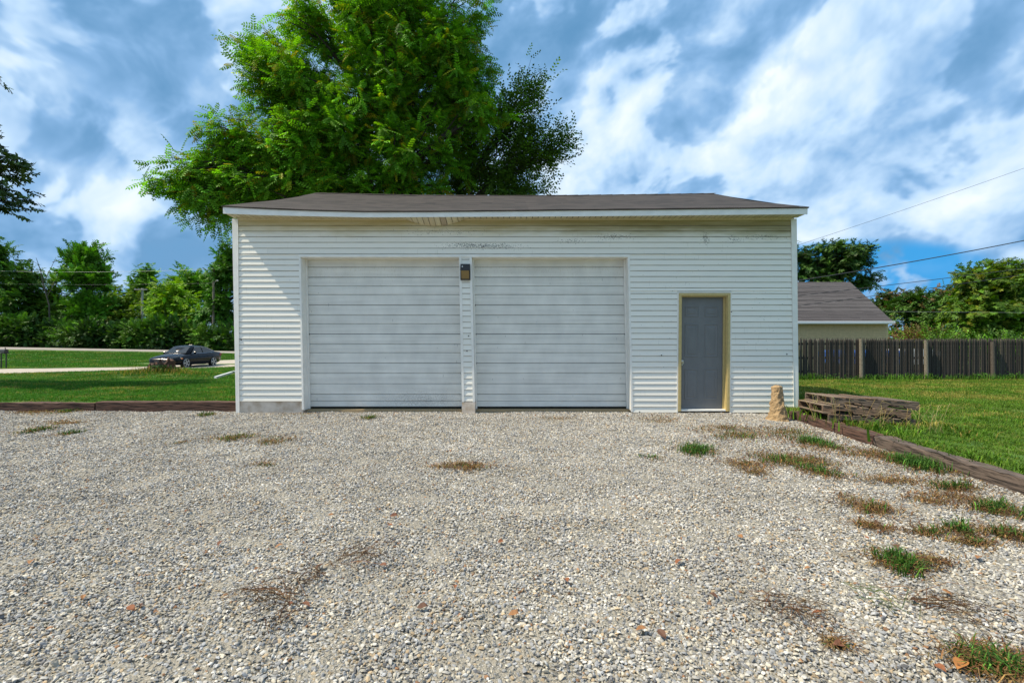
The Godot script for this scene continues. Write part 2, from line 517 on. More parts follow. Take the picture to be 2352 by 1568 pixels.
func _ready() -> void:
	rng.seed = 2024
	relief.seed = 3
	relief.frequency = 0.6
	var cam := Camera3D.new()
	cam.name = "camera"
	cam.position = Vector3(0, EYE, 0)
	cam.fov = 70.46
	cam.near = 0.05
	cam.far = 2000.0
	add_child(cam)
	var env := Environment.new()
	env.background_mode = Environment.BG_SKY
	var sky := Sky.new()
	var pano := PanoramaSkyMaterial.new()
	pano.panorama = ImageTexture.create_from_image(make_sky())
	sky.sky_material = pano
	env.sky = sky
	env.tonemap_mode = Environment.TONE_MAPPER_LINEAR
	env.tonemap_exposure = 1.36
	env.background_energy_multiplier = 1.0
	env.sdfgi_enabled = true
	env.ssao_enabled = true
	env.ssil_enabled = true
	var we := WorldEnvironment.new()
	we.name = "environment"
	we.environment = env
	add_child(we)
	var sun := DirectionalLight3D.new()
	sun.name = "sun"
	sun.light_energy = 1.55
	sun.light_color = Color(1.0, 0.95, 0.86)
	sun.light_angular_distance = 0.5
	sun.shadow_enabled = true
	add_child(sun)
	sun.look_at_from_position(Vector3.ZERO, Vector3(5.7, -8.6, -1.0), Vector3.UP)
	make_materials()
	make_ground()
	make_garage()
	make_neighbours()
	make_fence()
	make_timbers()
	make_trees()
	make_left_yard()
	make_wires()
	make_pallets()
	make_weeds()
	make_stones()
	make_grass()

# ---------------------------------------------------------------- the white garage
const LEAN_Y := [0.02, 3.54]
func edge(bottom: float, top: float, y: float) -> float:   # an upright of the leaning frame
	return lerpf(bottom, top, (y - 0.02) / 3.52)

func eave_top(x: float) -> float:
	return table(x, [-5.08, -4.3, -3.42, -2.55, -1.37, -0.2, 1.26, 2.6, 3.89, 5.2], [3.676, 3.634, 3.602, 3.582, 3.585, 3.597, 3.613, 3.626, 3.640, 3.656])

func eave_bottom(x: float) -> float:
	return table(x, [-5.08, -4.3, -2.55, -1.37, 1.26, 3.89, 5.2], [3.545, 3.515, 3.478, 3.484, 3.497, 3.522, 3.534])

func ridge_y(x: float) -> float:
	return table(x, [-5.08, -2.5, 0.0, 3.0, 5.2], [5.122, 5.066, 5.05, 5.08, 5.112])

func sill_left(y: float) -> float:
	return edge(-4.965, -4.99, y)
func sill_right(y: float) -> float:
	return edge(5.135, 5.085, y)

var board_uv := Vector2(5.2, 3.6)
func board(parent: Node, xl0: float, xr0: float, xl1: float, xr1: float, y0: float, y1: float, tone := -1) -> void:
	# one clapboard: the lower edge stands proud of the wall and laps over the board below
	var mb := MB.new()
	var out_ := 0.017
	var wob := rr(-0.0012, 0.0012)
	var a := Vector3(xl0, y0, out_ + wob)
	var b := Vector3(xr0, y0, out_ + rr(-0.001, 0.001))
	var c := Vector3(xr1, y1 + 0.004, 0.002)
	var d := Vector3(xl1, y1 + 0.004, 0.002)
	var lip := Vector3(0, 0.0035, 0.0)
	mb.quad(a + lip, b + lip, c, d)
	mb.quad(a + Vector3(0, 0, -0.0025), b + Vector3(0, 0, -0.0025), b + lip, a + lip)
	var ab := Vector3(a.x, a.y + 0.001, -0.004)
	var bb := Vector3(b.x, b.y + 0.001, -0.004)
	mb.quad(ab, bb, b + Vector3(0, 0, -0.0025), a + Vector3(0, 0, -0.0025))
	mb.tri(ab, a + lip, Vector3(d.x, d.y, -0.004))
	mb.tri(a + lip, d, Vector3(d.x, d.y, -0.004))
	mb.tri(bb, Vector3(c.x, c.y, -0.004), b + lip)
	for p in mb.v:
		mb.uv.append(Vector2((p.x + 5.2) / 10.4, 1.0 - p.y / 3.6))
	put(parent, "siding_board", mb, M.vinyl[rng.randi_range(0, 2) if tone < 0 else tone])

func make_garage() -> void:
	var g := thing("garage", "white vinyl-sided two-bay garage with a brown shingle roof", "garage", Vector3(0, 0, -WALL))
	# --- openings (bottom, top of the leaning uprights)
	var l_in := func(y: float) -> float: return edge(-3.79, -3.862, y)
	var p_l := func(y: float) -> float: return edge(-0.902, -0.972, y)
	var p_r := func(y: float) -> float: return edge(-0.676, -0.752, y)
	var r_in := func(y: float) -> float: return edge(2.170, 2.098, y)
	var d_l := func(y: float) -> float: return edge(3.018, 3.045, y)
	var d_r := func(y: float) -> float: return edge(3.958, 3.985, y)
	var top := 2.833
	var door_top := 2.180
	# --- front wall: sheathing behind the boards
	var fw := MB.new()
	var panel := func(xl0: float, xr0: float, xl1: float, xr1: float, y0: float, y1: float, zb: float) -> void:
		fw.hexa([Vector3(xl0, y0, -0.005), Vector3(xr0, y0, -0.005), Vector3(xr0, y0, zb), Vector3(xl0, y0, zb), Vector3(xl1, y1, -0.005), Vector3(xr1, y1, -0.005), Vector3(xr1, y1, zb), Vector3(xl1, y1, zb)])
	panel.call(sill_left(0.0) - 0.03, l_in.call(0.0) - 0.03, sill_left(top) - 0.03, l_in.call(top) - 0.03, 0.205, top + 0.03, -0.30)
	panel.call(p_l.call(0.0) + 0.012, p_r.call(0.0) - 0.012, p_l.call(top) + 0.012, p_r.call(top) - 0.012, 0.0, top + 0.03, -0.20)
	panel.call(r_in.call(0.0) + 0.03, d_l.call(0.0) - 0.02, r_in.call(door_top) + 0.03, d_l.call(door_top) - 0.02, -0.15, door_top + 0.02, -0.15)
	panel.call(d_r.call(0.0) + 0.02, sill_right(0.0) + 0.03, d_r.call(door_top) + 0.02, sill_right(door_top) + 0.03, -0.15, door_top + 0.02, -0.15)
	panel.call(r_in.call(door_top) + 0.03, sill_right(door_top) + 0.03, r_in.call(top) + 0.03, sill_right(top) + 0.03, door_top + 0.02, top + 0.03, -0.15)
	panel.call(sill_left(top) - 0.03, sill_right(top) + 0.03, sill_left(3.56) - 0.03, sill_right(3.56) + 0.03, top + 0.03, 3.50, -0.30)
	var wall := put(g, "front_wall", fw, M.sheath)
	# --- clapboards
	var step := 0.1032
	var seams := {33: [-2.93], 32: [1.95], 31: [-4.0], 30: [-2.72, 0.85], 28: [-4.45], 29: [2.6]}
	for k in 35:
		var y0 := 0.006 + step * k
		var y1 := minf(y0 + step, 3.528)
		if y1 - y0 < 0.01:
			continue
		if y0 >= top + 0.03 or y1 > top + 0.06:
			var yb := maxf(y0, top + 0.042)
			var cuts := [null]
			if seams.has(k):
				cuts = seams[k].duplicate()
				cuts.append(null)
			var from0 := sill_left(yb)
			var from1 := sill_left(y1)
			for s in cuts:
				var to0: float = sill_right(yb) if s == null else s
				var to1: float = sill_right(y1) if s == null else s
				board(wall, from0, to0, from1, to1, yb, y1, 0 if rng.randf() < 0.6 else -1)
				from0 = to0 + 0.002
				from1 = to1 + 0.002
			if y0 >= top + 0.03:
				continue
		y1 = minf(y1, top + 0.041)
		if k >= 2:     # left pier, above the block footing
			var cut := 28 - k == 0 or k == 26
			if cut:
				var xs := -4.55 if k == 26 else -4.42
				board(wall, sill_left(y0), xs, sill_left(y1), xs, y0, y1)
				board(wall, xs + 0.002, l_in.call(y0) - 0.028, xs + 0.002, l_in.call(y1) - 0.028, y0, y1)
			else:
				board(wall, sill_left(y0), l_in.call(y0) - 0.028, sill_left(y1), l_in.call(y1) - 0.028, y0, y1)
			if y0 <= top - 0.03:
				board(wall, p_l.call(y0) + 0.034, p_r.call(y0) - 0.034, p_l.call(y1) + 0.034, p_r.call(y1) - 0.034, y0, minf(y1, top - 0.006))
		if y0 < door_top + 0.02:
			var yt := minf(y1, door_top + 0.035)
			board(wall, r_in.call(y0) + 0.028, d_l.call(y0) - 0.024, r_in.call(yt) + 0.028, d_l.call(yt) - 0.024, y0, yt)
			board(wall, d_r.call(y0) + 0.024, sill_right(y0), d_r.call(yt) + 0.024, sill_right(yt), y0, yt)
			if y1 > door_top + 0.04:
				board(wall, r_in.call(yt) + 0.028, sill_right(yt), r_in.call(y1) + 0.028, sill_right(y1), yt + 0.002, y1)
		else:
			board(wall, r_in.call(y0) + 0.028, sill_right(y0), r_in.call(y1) + 0.028, sill_right(y1), y0, y1)
	# --- corner boards
	for e in [[-5.016, -5.088, -4.958, -4.984, 0.0], [5.128, 5.078, 5.213, 5.175, 0.02]]:
		var cb := MB.new()
		var y0: float = -0.06
		cb.hexa([Vector3(e[0], y0, 0.019), Vector3(e[2], y0, 0.019), Vector3(e[2], y0, -0.02), Vector3(e[0], y0, -0.02), Vector3(e[1], 3.53, 0.019), Vector3(e[3], 3.53, 0.019), Vector3(e[3], 3.53, -0.02), Vector3(e[1], 3.53, -0.02)])
		var left: bool = e[0] < 0
		var cornr := put(g, "corner_board", cb, M.trim)
		var rib := MB.new()
		var i0: float = e[2] if left else e[0]
		var i1: float = e[3] if left else e[1]
		var sg := 1.0 if left else -1.0
		rib.hexa([Vector3(i0 - 0.004, y0, 0.024), Vector3(i0 + 0.004, y0, 0.024), Vector3(i0 + 0.004, y0, 0.018), Vector3(i0 - 0.004, y0, 0.018), Vector3(i1 - 0.004, 3.52, 0.024), Vector3(i1 + 0.004, 3.52, 0.024), Vector3(i1 + 0.004, 3.52, 0.018), Vector3(i1 - 0.004, 3.52, 0.018)])
		put(cornr, "edge_bead", rib, M.trim)
		var ret := MB.new()    # the return round the corner
		var o0: float = e[0] if left else e[2]
		var o1: float = e[1] if left else e[3]
		ret.hexa([Vector3(o0 - 0.006 * sg - (0.0 if left else 0.006), y0, 0.016), Vector3(o0 + 0.006, y0, 0.016), Vector3(o0 + 0.006, y0, -0.09), Vector3(o0 - 0.006, y0, -0.09), Vector3(o1 - 0.006, 3.53, 0.016), Vector3(o1 + 0.006, 3.53, 0.016), Vector3(o1 + 0.006, 3.53, -0.09), Vector3(o1 - 0.006, 3.53, -0.09)])
		put(cornr, "corner_return", ret, M.trim)
	# --- frieze strip under the soffit
	var fr := MB.new()
	fr.cbox(Vector3(-5.0, 3.510, -0.004), Vector3(5.09, 3.546, 0.021), 0.004)
	put(g, "frieze_strip", fr, M.soffit[0])
	# --- footing
	var ft := MB.new()
	ft.hexa([Vector3(-5.0, -0.15, -0.012), Vector3(-3.80, -0.15, -0.012), Vector3(-3.80, -0.15, -0.28), Vector3(-5.0, -0.15, -0.28), Vector3(-5.0, 0.209, -0.002), Vector3(-3.83, 0.209, -0.002), Vector3(-3.83, 0.209, -0.28), Vector3(-5.0, 0.209, -0.28)])
	put(g, "block_footing", ft, M.concrete)
	var pf := MB.new()
	pf.hexa([Vector3(-0.914, -0.15, 0.026), Vector3(-0.668, -0.15, 0.026), Vector3(-0.668, -0.15, -0.22), Vector3(-0.914, -0.15, -0.22), Vector3(-0.908, 0.200, 0.020), Vector3(-0.674, 0.200, 0.020), Vector3(-0.674, 0.200, -0.22), Vector3(-0.908, 0.200, -0.22)])
	put(g, "block_footing", pf, M.concrete)
	var slab := MB.new()
	slab.box(Vector3(-3.79, -0.12, -7.2), Vector3(-0.915, 0.045, -0.10))
	slab.box(Vector3(-0.667, -0.12, -7.2), Vector3(2.17, 0.045, -0.10))
	put(g, "floor_slab", slab, M.threshold)
	# --- trims of the big openings
	var strip := func(called: String, f: Callable, o0: float, o1: float, z0: float, z1: float, y0: float, y1: float, m: Material) -> void:
		var mb := MB.new()
		var b: float = f.call(y0)
		var t: float = f.call(y1)
		mb.hexa([Vector3(b + o0, y0, z1), Vector3(b + o1, y0, z1), Vector3(b + o1, y0, z0), Vector3(b + o0, y0, z0), Vector3(t + o0, y1, z1), Vector3(t + o1, y1, z1), Vector3(t + o1, y1, z0), Vector3(t + o0, y1, z0)])
		put(g, called, mb, m)
	strip.call("jamb_trim", l_in, -0.030, 0.004, -0.004, 0.019, 0.06, top + 0.004, M.trim)
	strip.call("jamb_trim", r_in, -0.004, 0.030, -0.004, 0.019, 0.02, top + 0.004, M.trim)
	strip.call("jamb_trim", p_l, -0.004, 0.036, -0.004, 0.022, 0.20, top - 0.002, M.trim)
	strip.call("jamb_trim", p_r, -0.036, 0.004, -0.004, 0.022, 0.20, top - 0.002, M.trim)
	strip.call("jamb_liner", l_in, -0.03, 0.010, -0.235, -0.006, 0.05, top + 0.002, M.trim)
	strip.call("jamb_liner", r_in, -0.010, 0.03, -0.235, -0.006, 0.05, top + 0.002, M.trim)
	strip.call("jamb_liner", p_l, -0.006, 0.011, -0.235, -0.006, 0.201, top + 0.002, M.trim)
	strip.call("jamb_liner", p_r, -0.011, 0.006, -0.235, -0.006, 0.201, top + 0.002, M.trim)
	strip.call("door_stop", l_in, 0.011, 0.035, -0.214, -0.170, 0.05, top - 0.01, M.trim)
	strip.call("door_stop", r_in, -0.035, -0.011, -0.214, -0.170, 0.05, top - 0.01, M.trim)
	strip.call("door_stop", p_l, -0.031, -0.007, -0.214, -0.170, 0.05, top - 0.01, M.trim)
	strip.call("door_stop", p_r, 0.007, 0.031, -0.214, -0.170, 0.05, top - 0.01, M.trim)
	var hd := MB.new()
	hd.cbox(Vector3(l_in.call(top) - 0.03, top - 0.003, -0.004), Vector3(r_in.call(top) + 0.03, top + 0.043, 0.0205), 0.004)
	put(g, "header_trim", hd, M.trim)
	for h in [[l_in, p_l], [p_r, r_in]]:
		var x0: float = h[0].call(top)
		var x1: float = h[1].call(top)
		var hl := MB.new()
		hl.box(Vector3(x0 + 0.011, top - 0.008, -0.235), Vector3(x1 - 0.011, top + 0.012, -0.005))
		put(g, "header_liner", hl, M.trim)
	# --- the two sectional doors
	var lines := [[0.083, 0.190, 0.316], [0.316, 0.51, 0.711, 0.898], [0.898, 1.092, 1.252, 1.439], [1.439, 1.631, 1.793, 1.982], [1.982, 2.175, 2.335, 2.499], [2.499, 2.689, 2.85]]
	var di := 0
	for h in [[l_in, p_l, "left"], [p_r, r_in, "right"]]:
		var dd := holder(g, "garage_door")
		dd.set_meta("label", "white steel garage door with mildew along its bottom" if di == 0 else "white steel garage door with short scratches")
		var backing := MB.new()
		backing.hexa([Vector3(h[0].call(0.05) + 0.012, 0.09, -0.262), Vector3(h[1].call(0.05) - 0.012, 0.09, -0.262), Vector3(h[1].call(0.05) - 0.012, 0.09, -0.29), Vector3(h[0].call(0.05) + 0.012, 0.09, -0.29),
			Vector3(h[0].call(2.85) + 0.012, 2.85, -0.262), Vector3(h[1].call(2.85) - 0.012, 2.85, -0.262), Vector3(h[1].call(2.85) - 0.012, 2.85, -0.29), Vector3(h[0].call(2.85) + 0.012, 2.85, -0.29)])
		put(dd, "door_core", backing, M.dark)
		for sec in lines:
			var mb := MB.new()
			var prof := []      # y, z from the bottom upwards
			var lo: float = sec[0]
			var hi: float = sec[sec.size() - 1]
			prof.append(Vector2(lo + 0.0025, -0.258))
			prof.append(Vector2(lo + 0.0025, -0.224))
			prof.append(Vector2(lo + 0.006, -0.220))
			for q in range(1, sec.size() - 1):
				var y: float = sec[q]
				for w in [[-0.012, 0.0], [-0.006, -0.012], [0.005, -0.012], [0.008, 0.0]]:
					prof.append(Vector2(y + w[0], -0.220 + w[1]))
			for q in range(sec.size() - 1):     # shallow stiffening ribs between the deep ones
				var a: float = sec[q]
				var b: float = sec[q + 1]
				for f in [0.36, 0.68]:
					var y := lerpf(a, b, f)
					prof.append(Vector2(y - 0.005, -0.220)); prof.append(Vector2(y, -0.2182)); prof.append(Vector2(y + 0.005, -0.220))
			prof.append(Vector2(hi - 0.012, -0.220))
			prof.append(Vector2(hi - 0.0045, -0.2265))
			prof.append(Vector2(hi - 0.0045, -0.258))
			prof.sort_custom(func(p: Vector2, q: Vector2) -> bool: return p.x < q.x)
			for q in prof.size() - 1:
				var p0: Vector2 = prof[q]
				var p1: Vector2 = prof[q + 1]
				mb.quad(Vector3(h[0].call(p0.x) + 0.014, p0.x, p0.y), Vector3(h[1].call(p0.x) - 0.014, p0.x, p0.y), Vector3(h[1].call(p1.x) - 0.014, p1.x, p1.y), Vector3(h[0].call(p1.x) + 0.014, p1.x, p1.y))
			var x0: float = h[0].call(0.0)
			for p in mb.v:
				mb.uv.append(Vector2((p.x - x0 + 0.05) / 2.95, 1.0 - p.y / 2.9))
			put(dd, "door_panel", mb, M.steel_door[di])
		var seal := MB.new()
		seal.box(Vector3(h[0].call(0.05) + 0.02, 0.062, -0.25), Vector3(h[1].call(0.05) - 0.02, 0.084, -0.215))
		put(dd, "bottom_seal", seal, M.dark)
		for y in [0.898, 1.439, 1.982]:
			for e in 2:
				var hx: float = (h[0].call(y) + 0.028) if e == 0 else (h[1].call(y) - 0.028)
				if e == (0 if di == 0 else 1) and y > 1.0 and y < 1.6 or di == 1 and e == 0:
					var hb := MB.new()
					hb.cbox(Vector3(hx - 0.012, y - 0.02, -0.218), Vector3(hx + 0.012, y + 0.012, -0.200), 0.004)
					put(dd, "roller_bracket", hb, M.black)
		di += 1
	# --- grey personnel door
	var md := holder(g, "entry_door")
	md.set_meta("label", "grey six-panel door in a tan frame")
	var dl0: float = d_l.call(0.06) + 0.062
	var dr0: float = d_r.call(0.06) - 0.098
	var slab2 := MB.new()
	var z := -0.085
	var W := dr0 - dl0
	var xf := Transform3D(Basis(Vector3(1, 0, 0), Vector3(0.0077, 1, 0), Vector3(0, 0, 1)), Vector3(dl0, 0.062, 0))
	slab2.xf = xf
	slab2.box(Vector3(-0.03, 0, z - 0.045), Vector3(W + 0.03, 2.05, z - 0.0001))
	put(md, "door_slab", slab2, M.man_door)
	for row in [[0.17, 0.74], [0.95, 1.56], [1.69, 1.88]]:
		for cx in [0.27, 0.73]:
			var rx := Vector2(cx * W - 0.125, cx * W + 0.125)
			var fr2 := MB.new()
			fr2.xf = xf
			# a moulded frame standing proud, with the raised field inside it
			var o := [Vector3(rx.x, row[0], z), Vector3(rx.y, row[0], z), Vector3(rx.y, row[1], z), Vector3(rx.x, row[1], z)]
			var rings := []
			for q in [[0.0, 0.0], [0.012, 0.009], [0.026, 0.0025], [0.048, 0.0025], [0.062, 0.008]]:
				rings.append([o[0] + Vector3(q[0], q[0], q[1]), o[1] + Vector3(-q[0], q[0], q[1]), o[2] + Vector3(-q[0], -q[0], q[1]), o[3] + Vector3(q[0], -q[0], q[1])])
			for q in rings.size() - 1:
				for e in 4:
					var e2 := (e + 1) % 4
					fr2.quad(rings[q][e], rings[q][e2], rings[q + 1][e2], rings[q + 1][e])
			var last: Array = rings[rings.size() - 1]
			fr2.quad(last[0], last[1], last[2], last[3])
			put(md, "door_panel", fr2, M.man_door)
	# frame: brickmould proud of the siding, jambs running back to the slab
	var fstrip := func(called: String, f: Callable, o0: float, o1: float, z0: float, z1: float, y0: float, y1: float, m: Material) -> void:
		var mb := MB.new()
		var b: float = f.call(y0)
		var t: float = f.call(y1)
		mb.hexa([Vector3(b + o0, y0, z1), Vector3(b + o1, y0, z1), Vector3(b + o1, y0, z0), Vector3(b + o0, y0, z0), Vector3(t + o0, y1, z1), Vector3(t + o1, y1, z1), Vector3(t + o1, y1, z0), Vector3(t + o0, y1, z0)])
		put(md, called, mb, m)
	fstrip.call("door_frame", d_l, 0.002, 0.046, -0.02, 0.026, 0.03, door_top, M.tan)
	fstrip.call("door_frame", d_r, -0.050, -0.002, -0.02, 0.026, 0.03, door_top, M.tan)
	fstrip.call("door_frame", d_l, 0.046, 0.062, -0.13, 0.006, 0.03, door_top - 0.05, M.tan)
	fstrip.call("door_frame", d_r, -0.066, -0.050, -0.13, 0.006, 0.03, door_top - 0.05, M.tan)
	fstrip.call("door_stop", d_r, -0.094, -0.066, -0.082, -0.058, 0.05, door_top - 0.06, M.tan)
	fstrip.call("door_stop", d_l, 0.062, 0.074, -0.082, -0.058, 0.05, door_top - 0.06, M.tan)
	fstrip.call("frame_trim", d_l, -0.024, 0.0, -0.004, 0.018, 0.005, door_top + 0.0, M.trim)
	fstrip.call("frame_trim", d_r, 0.0, 0.024, -0.004, 0.018, 0.005, door_top + 0.0, M.trim)
	var dt: float = d_l.call(door_top)
	var dt2: float = d_r.call(door_top)
	var hd2 := MB.new()
	hd2.cbox(Vector3(dt + 0.002, door_top - 0.050, -0.02), Vector3(dt2 - 0.002, door_top - 0.001, 0.027), 0.005)
	put(md, "door_frame", hd2, M.tan)
	var hd3 := MB.new()
	hd3.box(Vector3(dt + 0.046, door_top - 0.066, -0.13), Vector3(dt2 - 0.05, door_top - 0.05, 0.005))
	put(md, "door_frame", hd3, M.tan)
	var hd4 := MB.new()
	hd4.cbox(Vector3(dt - 0.026, door_top + 0.001, -0.004), Vector3(dt2 + 0.026, door_top + 0.026, 0.0185), 0.004)
	put(md, "frame_trim", hd4, M.trim)
	var sl := MB.new()
	sl.cbox(Vector3(d_l.call(0.0) + 0.03, 0.028, -0.16), Vector3(d_r.call(0.0) - 0.03, 0.062, 0.004), 0.006)
	put(md, "door_sill", sl, M.trim)
	var kb := MB.new()    # knob with rose
	var kc := Vector3(dl0 + 0.035, 0.935, z)
	var kp := []
	var kr := []
	for q in [[0.0, 0.031], [0.006, 0.030], [0.008, 0.014], [0.030, 0.013], [0.036, 0.024], [0.048, 0.029], [0.060, 0.024], [0.064, 0.010]]:
		kp.append(kc + Vector3(0, 0, q[0]))
		kr.append(q[1])
	kb.tube(kp, kr, 14)
	put(md, "door_knob", kb, M.metal, true)
	var kl := MB.new()
	kl.xf = Transform3D(Basis(Vector3(0, 0, 1), -0.5), kc + Vector3(0.012, -0.045, 0.04))
	kl.cbox(Vector3(-0.011, -0.035, -0.006), Vector3(0.011, 0.035, 0.006), 0.004)
	put(md, "key_in_lock", kl, M.metal)
	# --- wall pack light on the pillar
	var wl := holder(g, "wall_light")
	wl.set_meta("label", "dark wall lamp with an amber lens")
	var lx := -0.846
	var ly := 2.415
	var hs := MB.new()
	hs.hexa([Vector3(lx - 0.089, ly + 0.165, 0.105), Vector3(lx + 0.089, ly + 0.165, 0.105), Vector3(lx + 0.089, ly + 0.165, 0.012), Vector3(lx - 0.089, ly + 0.165, 0.012),
		Vector3(lx - 0.085, ly + 0.285, 0.075), Vector3(lx + 0.085, ly + 0.285, 0.075), Vector3(lx + 0.085, ly + 0.285, 0.012), Vector3(lx - 0.085, ly + 0.285, 0.012)])
	hs.cbox(Vector3(lx - 0.089, ly, 0.012), Vector3(lx - 0.073, ly + 0.166, 0.06), 0.004)
	hs.cbox(Vector3(lx + 0.073, ly, 0.012), Vector3(lx + 0.089, ly + 0.166, 0.06), 0.004)
	hs.cbox(Vector3(lx - 0.089, ly - 0.002, 0.012), Vector3(lx + 0.089, ly + 0.014, 0.06), 0.004)
	put(wl, "lamp_housing", hs, M.black)
	var ln := MB.new()
	ln.hexa([Vector3(lx - 0.071, ly + 0.016, 0.045), Vector3(lx + 0.071, ly + 0.016, 0.045), Vector3(lx + 0.071, ly + 0.016, 0.012), Vector3(lx - 0.071, ly + 0.016, 0.012),
		Vector3(lx - 0.071, ly + 0.163, 0.098), Vector3(lx + 0.071, ly + 0.163, 0.098), Vector3(lx + 0.071, ly + 0.163, 0.012), Vector3(lx - 0.071, ly + 0.163, 0.012)])
	put(wl, "lamp_lens", ln, M.lamp_glass)
	for q in 5:
		var rb := MB.new()
		var rx := lx - 0.058 + q * 0.029
		rb.hexa([Vector3(rx - 0.002, ly + 0.016, 0.048), Vector3(rx + 0.002, ly + 0.016, 0.048), Vector3(rx + 0.002, ly + 0.016, 0.044), Vector3(rx - 0.002, ly + 0.016, 0.044),
			Vector3(rx - 0.002, ly + 0.163, 0.101), Vector3(rx + 0.002, ly + 0.163, 0.101), Vector3(rx + 0.002, ly + 0.163, 0.097), Vector3(rx - 0.002, ly + 0.163, 0.097)])
		put(wl, "lens_rib", rb, M.lamp_glass)
	var ps := MB.new()
	ps.tube([Vector3(lx - 0.05, ly + 0.235, 0.085), Vector3(lx - 0.05, ly + 0.235, 0.098)], [0.014, 0.012], 10)
	put(wl, "light_sensor", ps, M.metal)
	# bolt holes and a few dark knots where things were once fixed to the wall
	for q in [[-0.79, 1.40], [-0.82, 1.13], [2.72, 1.05], [-4.93, 1.33], [3.99, 1.84], [5.0, 1.07], [2.32, 0.02]]:
		var nb := MB.new()
		nb.tube([Vector3(q[0], q[1], 0.008), Vector3(q[0], q[1], 0.024)], [0.013, 0.010], 7)
		put(g, "screw_plug", nb, M.black)
	# --- eaves: fascia, soffit boards, roof
	var xs := []
	for k in 43:
		xs.append(lerpf(-5.075, 5.19, k / 42.0))
	var fa := MB.new()
	for k in 42:
		var a: float = xs[k]
		var b: float = xs[k + 1]
		var sa := eave_bottom(a)
		var sb := eave_bottom(b)
		fa.hexa([Vector3(a, sa, 0.32), Vector3(b, sb, 0.32), Vector3(b, sb, 0.30), Vector3(a, sa, 0.30), Vector3(a, eave_top(a) - 0.012, 0.324), Vector3(b, eave_top(b) - 0.012, 0.324), Vector3(b, eave_top(b) - 0.012, 0.30), Vector3(a, eave_top(a) - 0.012, 0.30)])
	var fascia := put(g, "fascia", fa, M.cap)
	for sx in [-2.92, 1.75, -0.1]:
		var lap := MB.new()
		lap.hexa([Vector3(sx, eave_bottom(sx) - 0.003, 0.3245), Vector3(sx + 0.04, eave_bottom(sx) - 0.003, 0.3245), Vector3(sx + 0.04, eave_bottom(sx), 0.31), Vector3(sx, eave_bottom(sx), 0.31), Vector3(sx, eave_top(sx) - 0.014, 0.3275), Vector3(sx + 0.04, eave_top(sx) - 0.014, 0.3275), Vector3(sx + 0.04, eave_top(sx) - 0.014, 0.31), Vector3(sx, eave_top(sx) - 0.014, 0.31)])
		put(fascia, "lap_joint", lap, M.cap)
	var so := holder(g, "soffit")
	var n := 100
	for k in n:
		var a := lerpf(-5.07, 5.185, float(k) / n)
		var b := lerpf(-5.07, 5.185, float(k + 1) / n)
		var drop := func(x: float) -> float:      # the stretch that has come loose and hangs
			var u := (x + 1.40) / 0.56
			return 0.13 * maxf(0.0, 1.0 - u * u) + 0.012 * maxf(0.0, 1.0 - pow((x + 2.6) / 0.7, 2))
		var gap := 0.006 + (-0.0015 if absf((a + b) * 0.5 + 1.4) < 0.55 else 0.0)
		var f := func(x: float, back: bool) -> float:
			return (3.545 - 0.02 * (1.0 - x * x / 27.0) - drop.call(x)) if back else (eave_bottom(x) + 0.010 - drop.call(x) * 0.12)
		var mb := MB.new()
		var fold := 0.004
		var th := 0.006
		# each board is a shallow trough: two flats with a V between, so that the joints read dark
		mb.hexa([Vector3(a + gap, f.call(a, false), 0.30), Vector3(b - gap, f.call(b, false), 0.30), Vector3(b - gap, f.call(b, true), 0.018), Vector3(a + gap, f.call(a, true), 0.018),
			Vector3(a + fold + gap, f.call(a, false) + th, 0.30), Vector3(b - fold - gap, f.call(b, false) + th, 0.30), Vector3(b - fold - gap, f.call(b, true) + th, 0.018), Vector3(a + fold + gap, f.call(a, true) + th, 0.018)])
		var mid := (a + b) * 0.5
		var which := 0 if rng.randf() < 0.6 else 1
		if mid > -1.75 and mid < -1.0 and rng.randf() < 0.3:
			which = 2
		put(so, "soffit_board", mb, M.soffit[which])
	var ug := MB.new()   # dark roof space behind the soffit joints
	ug.box(Vector3(-5.06, 3.56, -0.02), Vector3(5.18, 3.575, 0.30))
	put(so, "soffit_backing", ug, M.dark)
	var roof := holder(g, "roof")
	var zr := -3.66
	var ro := MB.new()
	ro.tinted = true
	var tone := []
	for k in 26:
		tone.append(exp(rng.randfn() * 0.34))
	for k in 42:
		var a: float = xs[k] + (-0.015 if k == 0 else 0.0)
		var b: float = xs[k + 1] + (0.015 if k == 41 else 0.0)
		for sgn in [1.0, -1.0]:
			var ze: float = zr + sgn * (3.66 + 0.345)
			var rows := 26 if sgn > 0 else 6
			for q in rows:
				var t0 := float(q) / rows
				var t1 := float(q + 1) / rows
				var sagp := func(x: float, t: float) -> float:
					return lerpf(eave_top(x), ridge_y(x), t) - 0.03 * sin(PI * t) + 0.01 * relief.get_noise_2d(x * 1.4, t * 3.0)
				var p := [Vector3(a, sagp.call(a, t0), lerpf(ze, zr, t0)), Vector3(b, sagp.call(b, t0), lerpf(ze, zr, t0)), Vector3(b, sagp.call(b, t1), lerpf(ze, zr, t1)), Vector3(a, sagp.call(a, t1), lerpf(ze, zr, t1))]
				ro.tint = Color.WHITE * (tone[q % 26] * exp(rng.randfn() * 0.34))
				if sgn > 0:
					ro.quad(p[0], p[1], p[2], p[3])
				else:
					ro.quad(p[1], p[0], p[3], p[2])
			# butt edge of the starter course
			var e := Vector3(0, -0.018, 0)
			if sgn > 0:
				ro.quad(Vector3(a, eave_top(a), ze) + e, Vector3(b, eave_top(b), ze) + e, Vector3(b, eave_top(b), ze), Vector3(a, eave_top(a), ze))
				ro.quad(Vector3(a, eave_top(a), ze - 0.05) + e, Vector3(b, eave_top(b), ze - 0.05) + e, Vector3(b, eave_top(b), ze) + e, Vector3(a, eave_top(a), ze) + e)
	var field := put(roof, "shingle_field", ro, M.shingle_field)
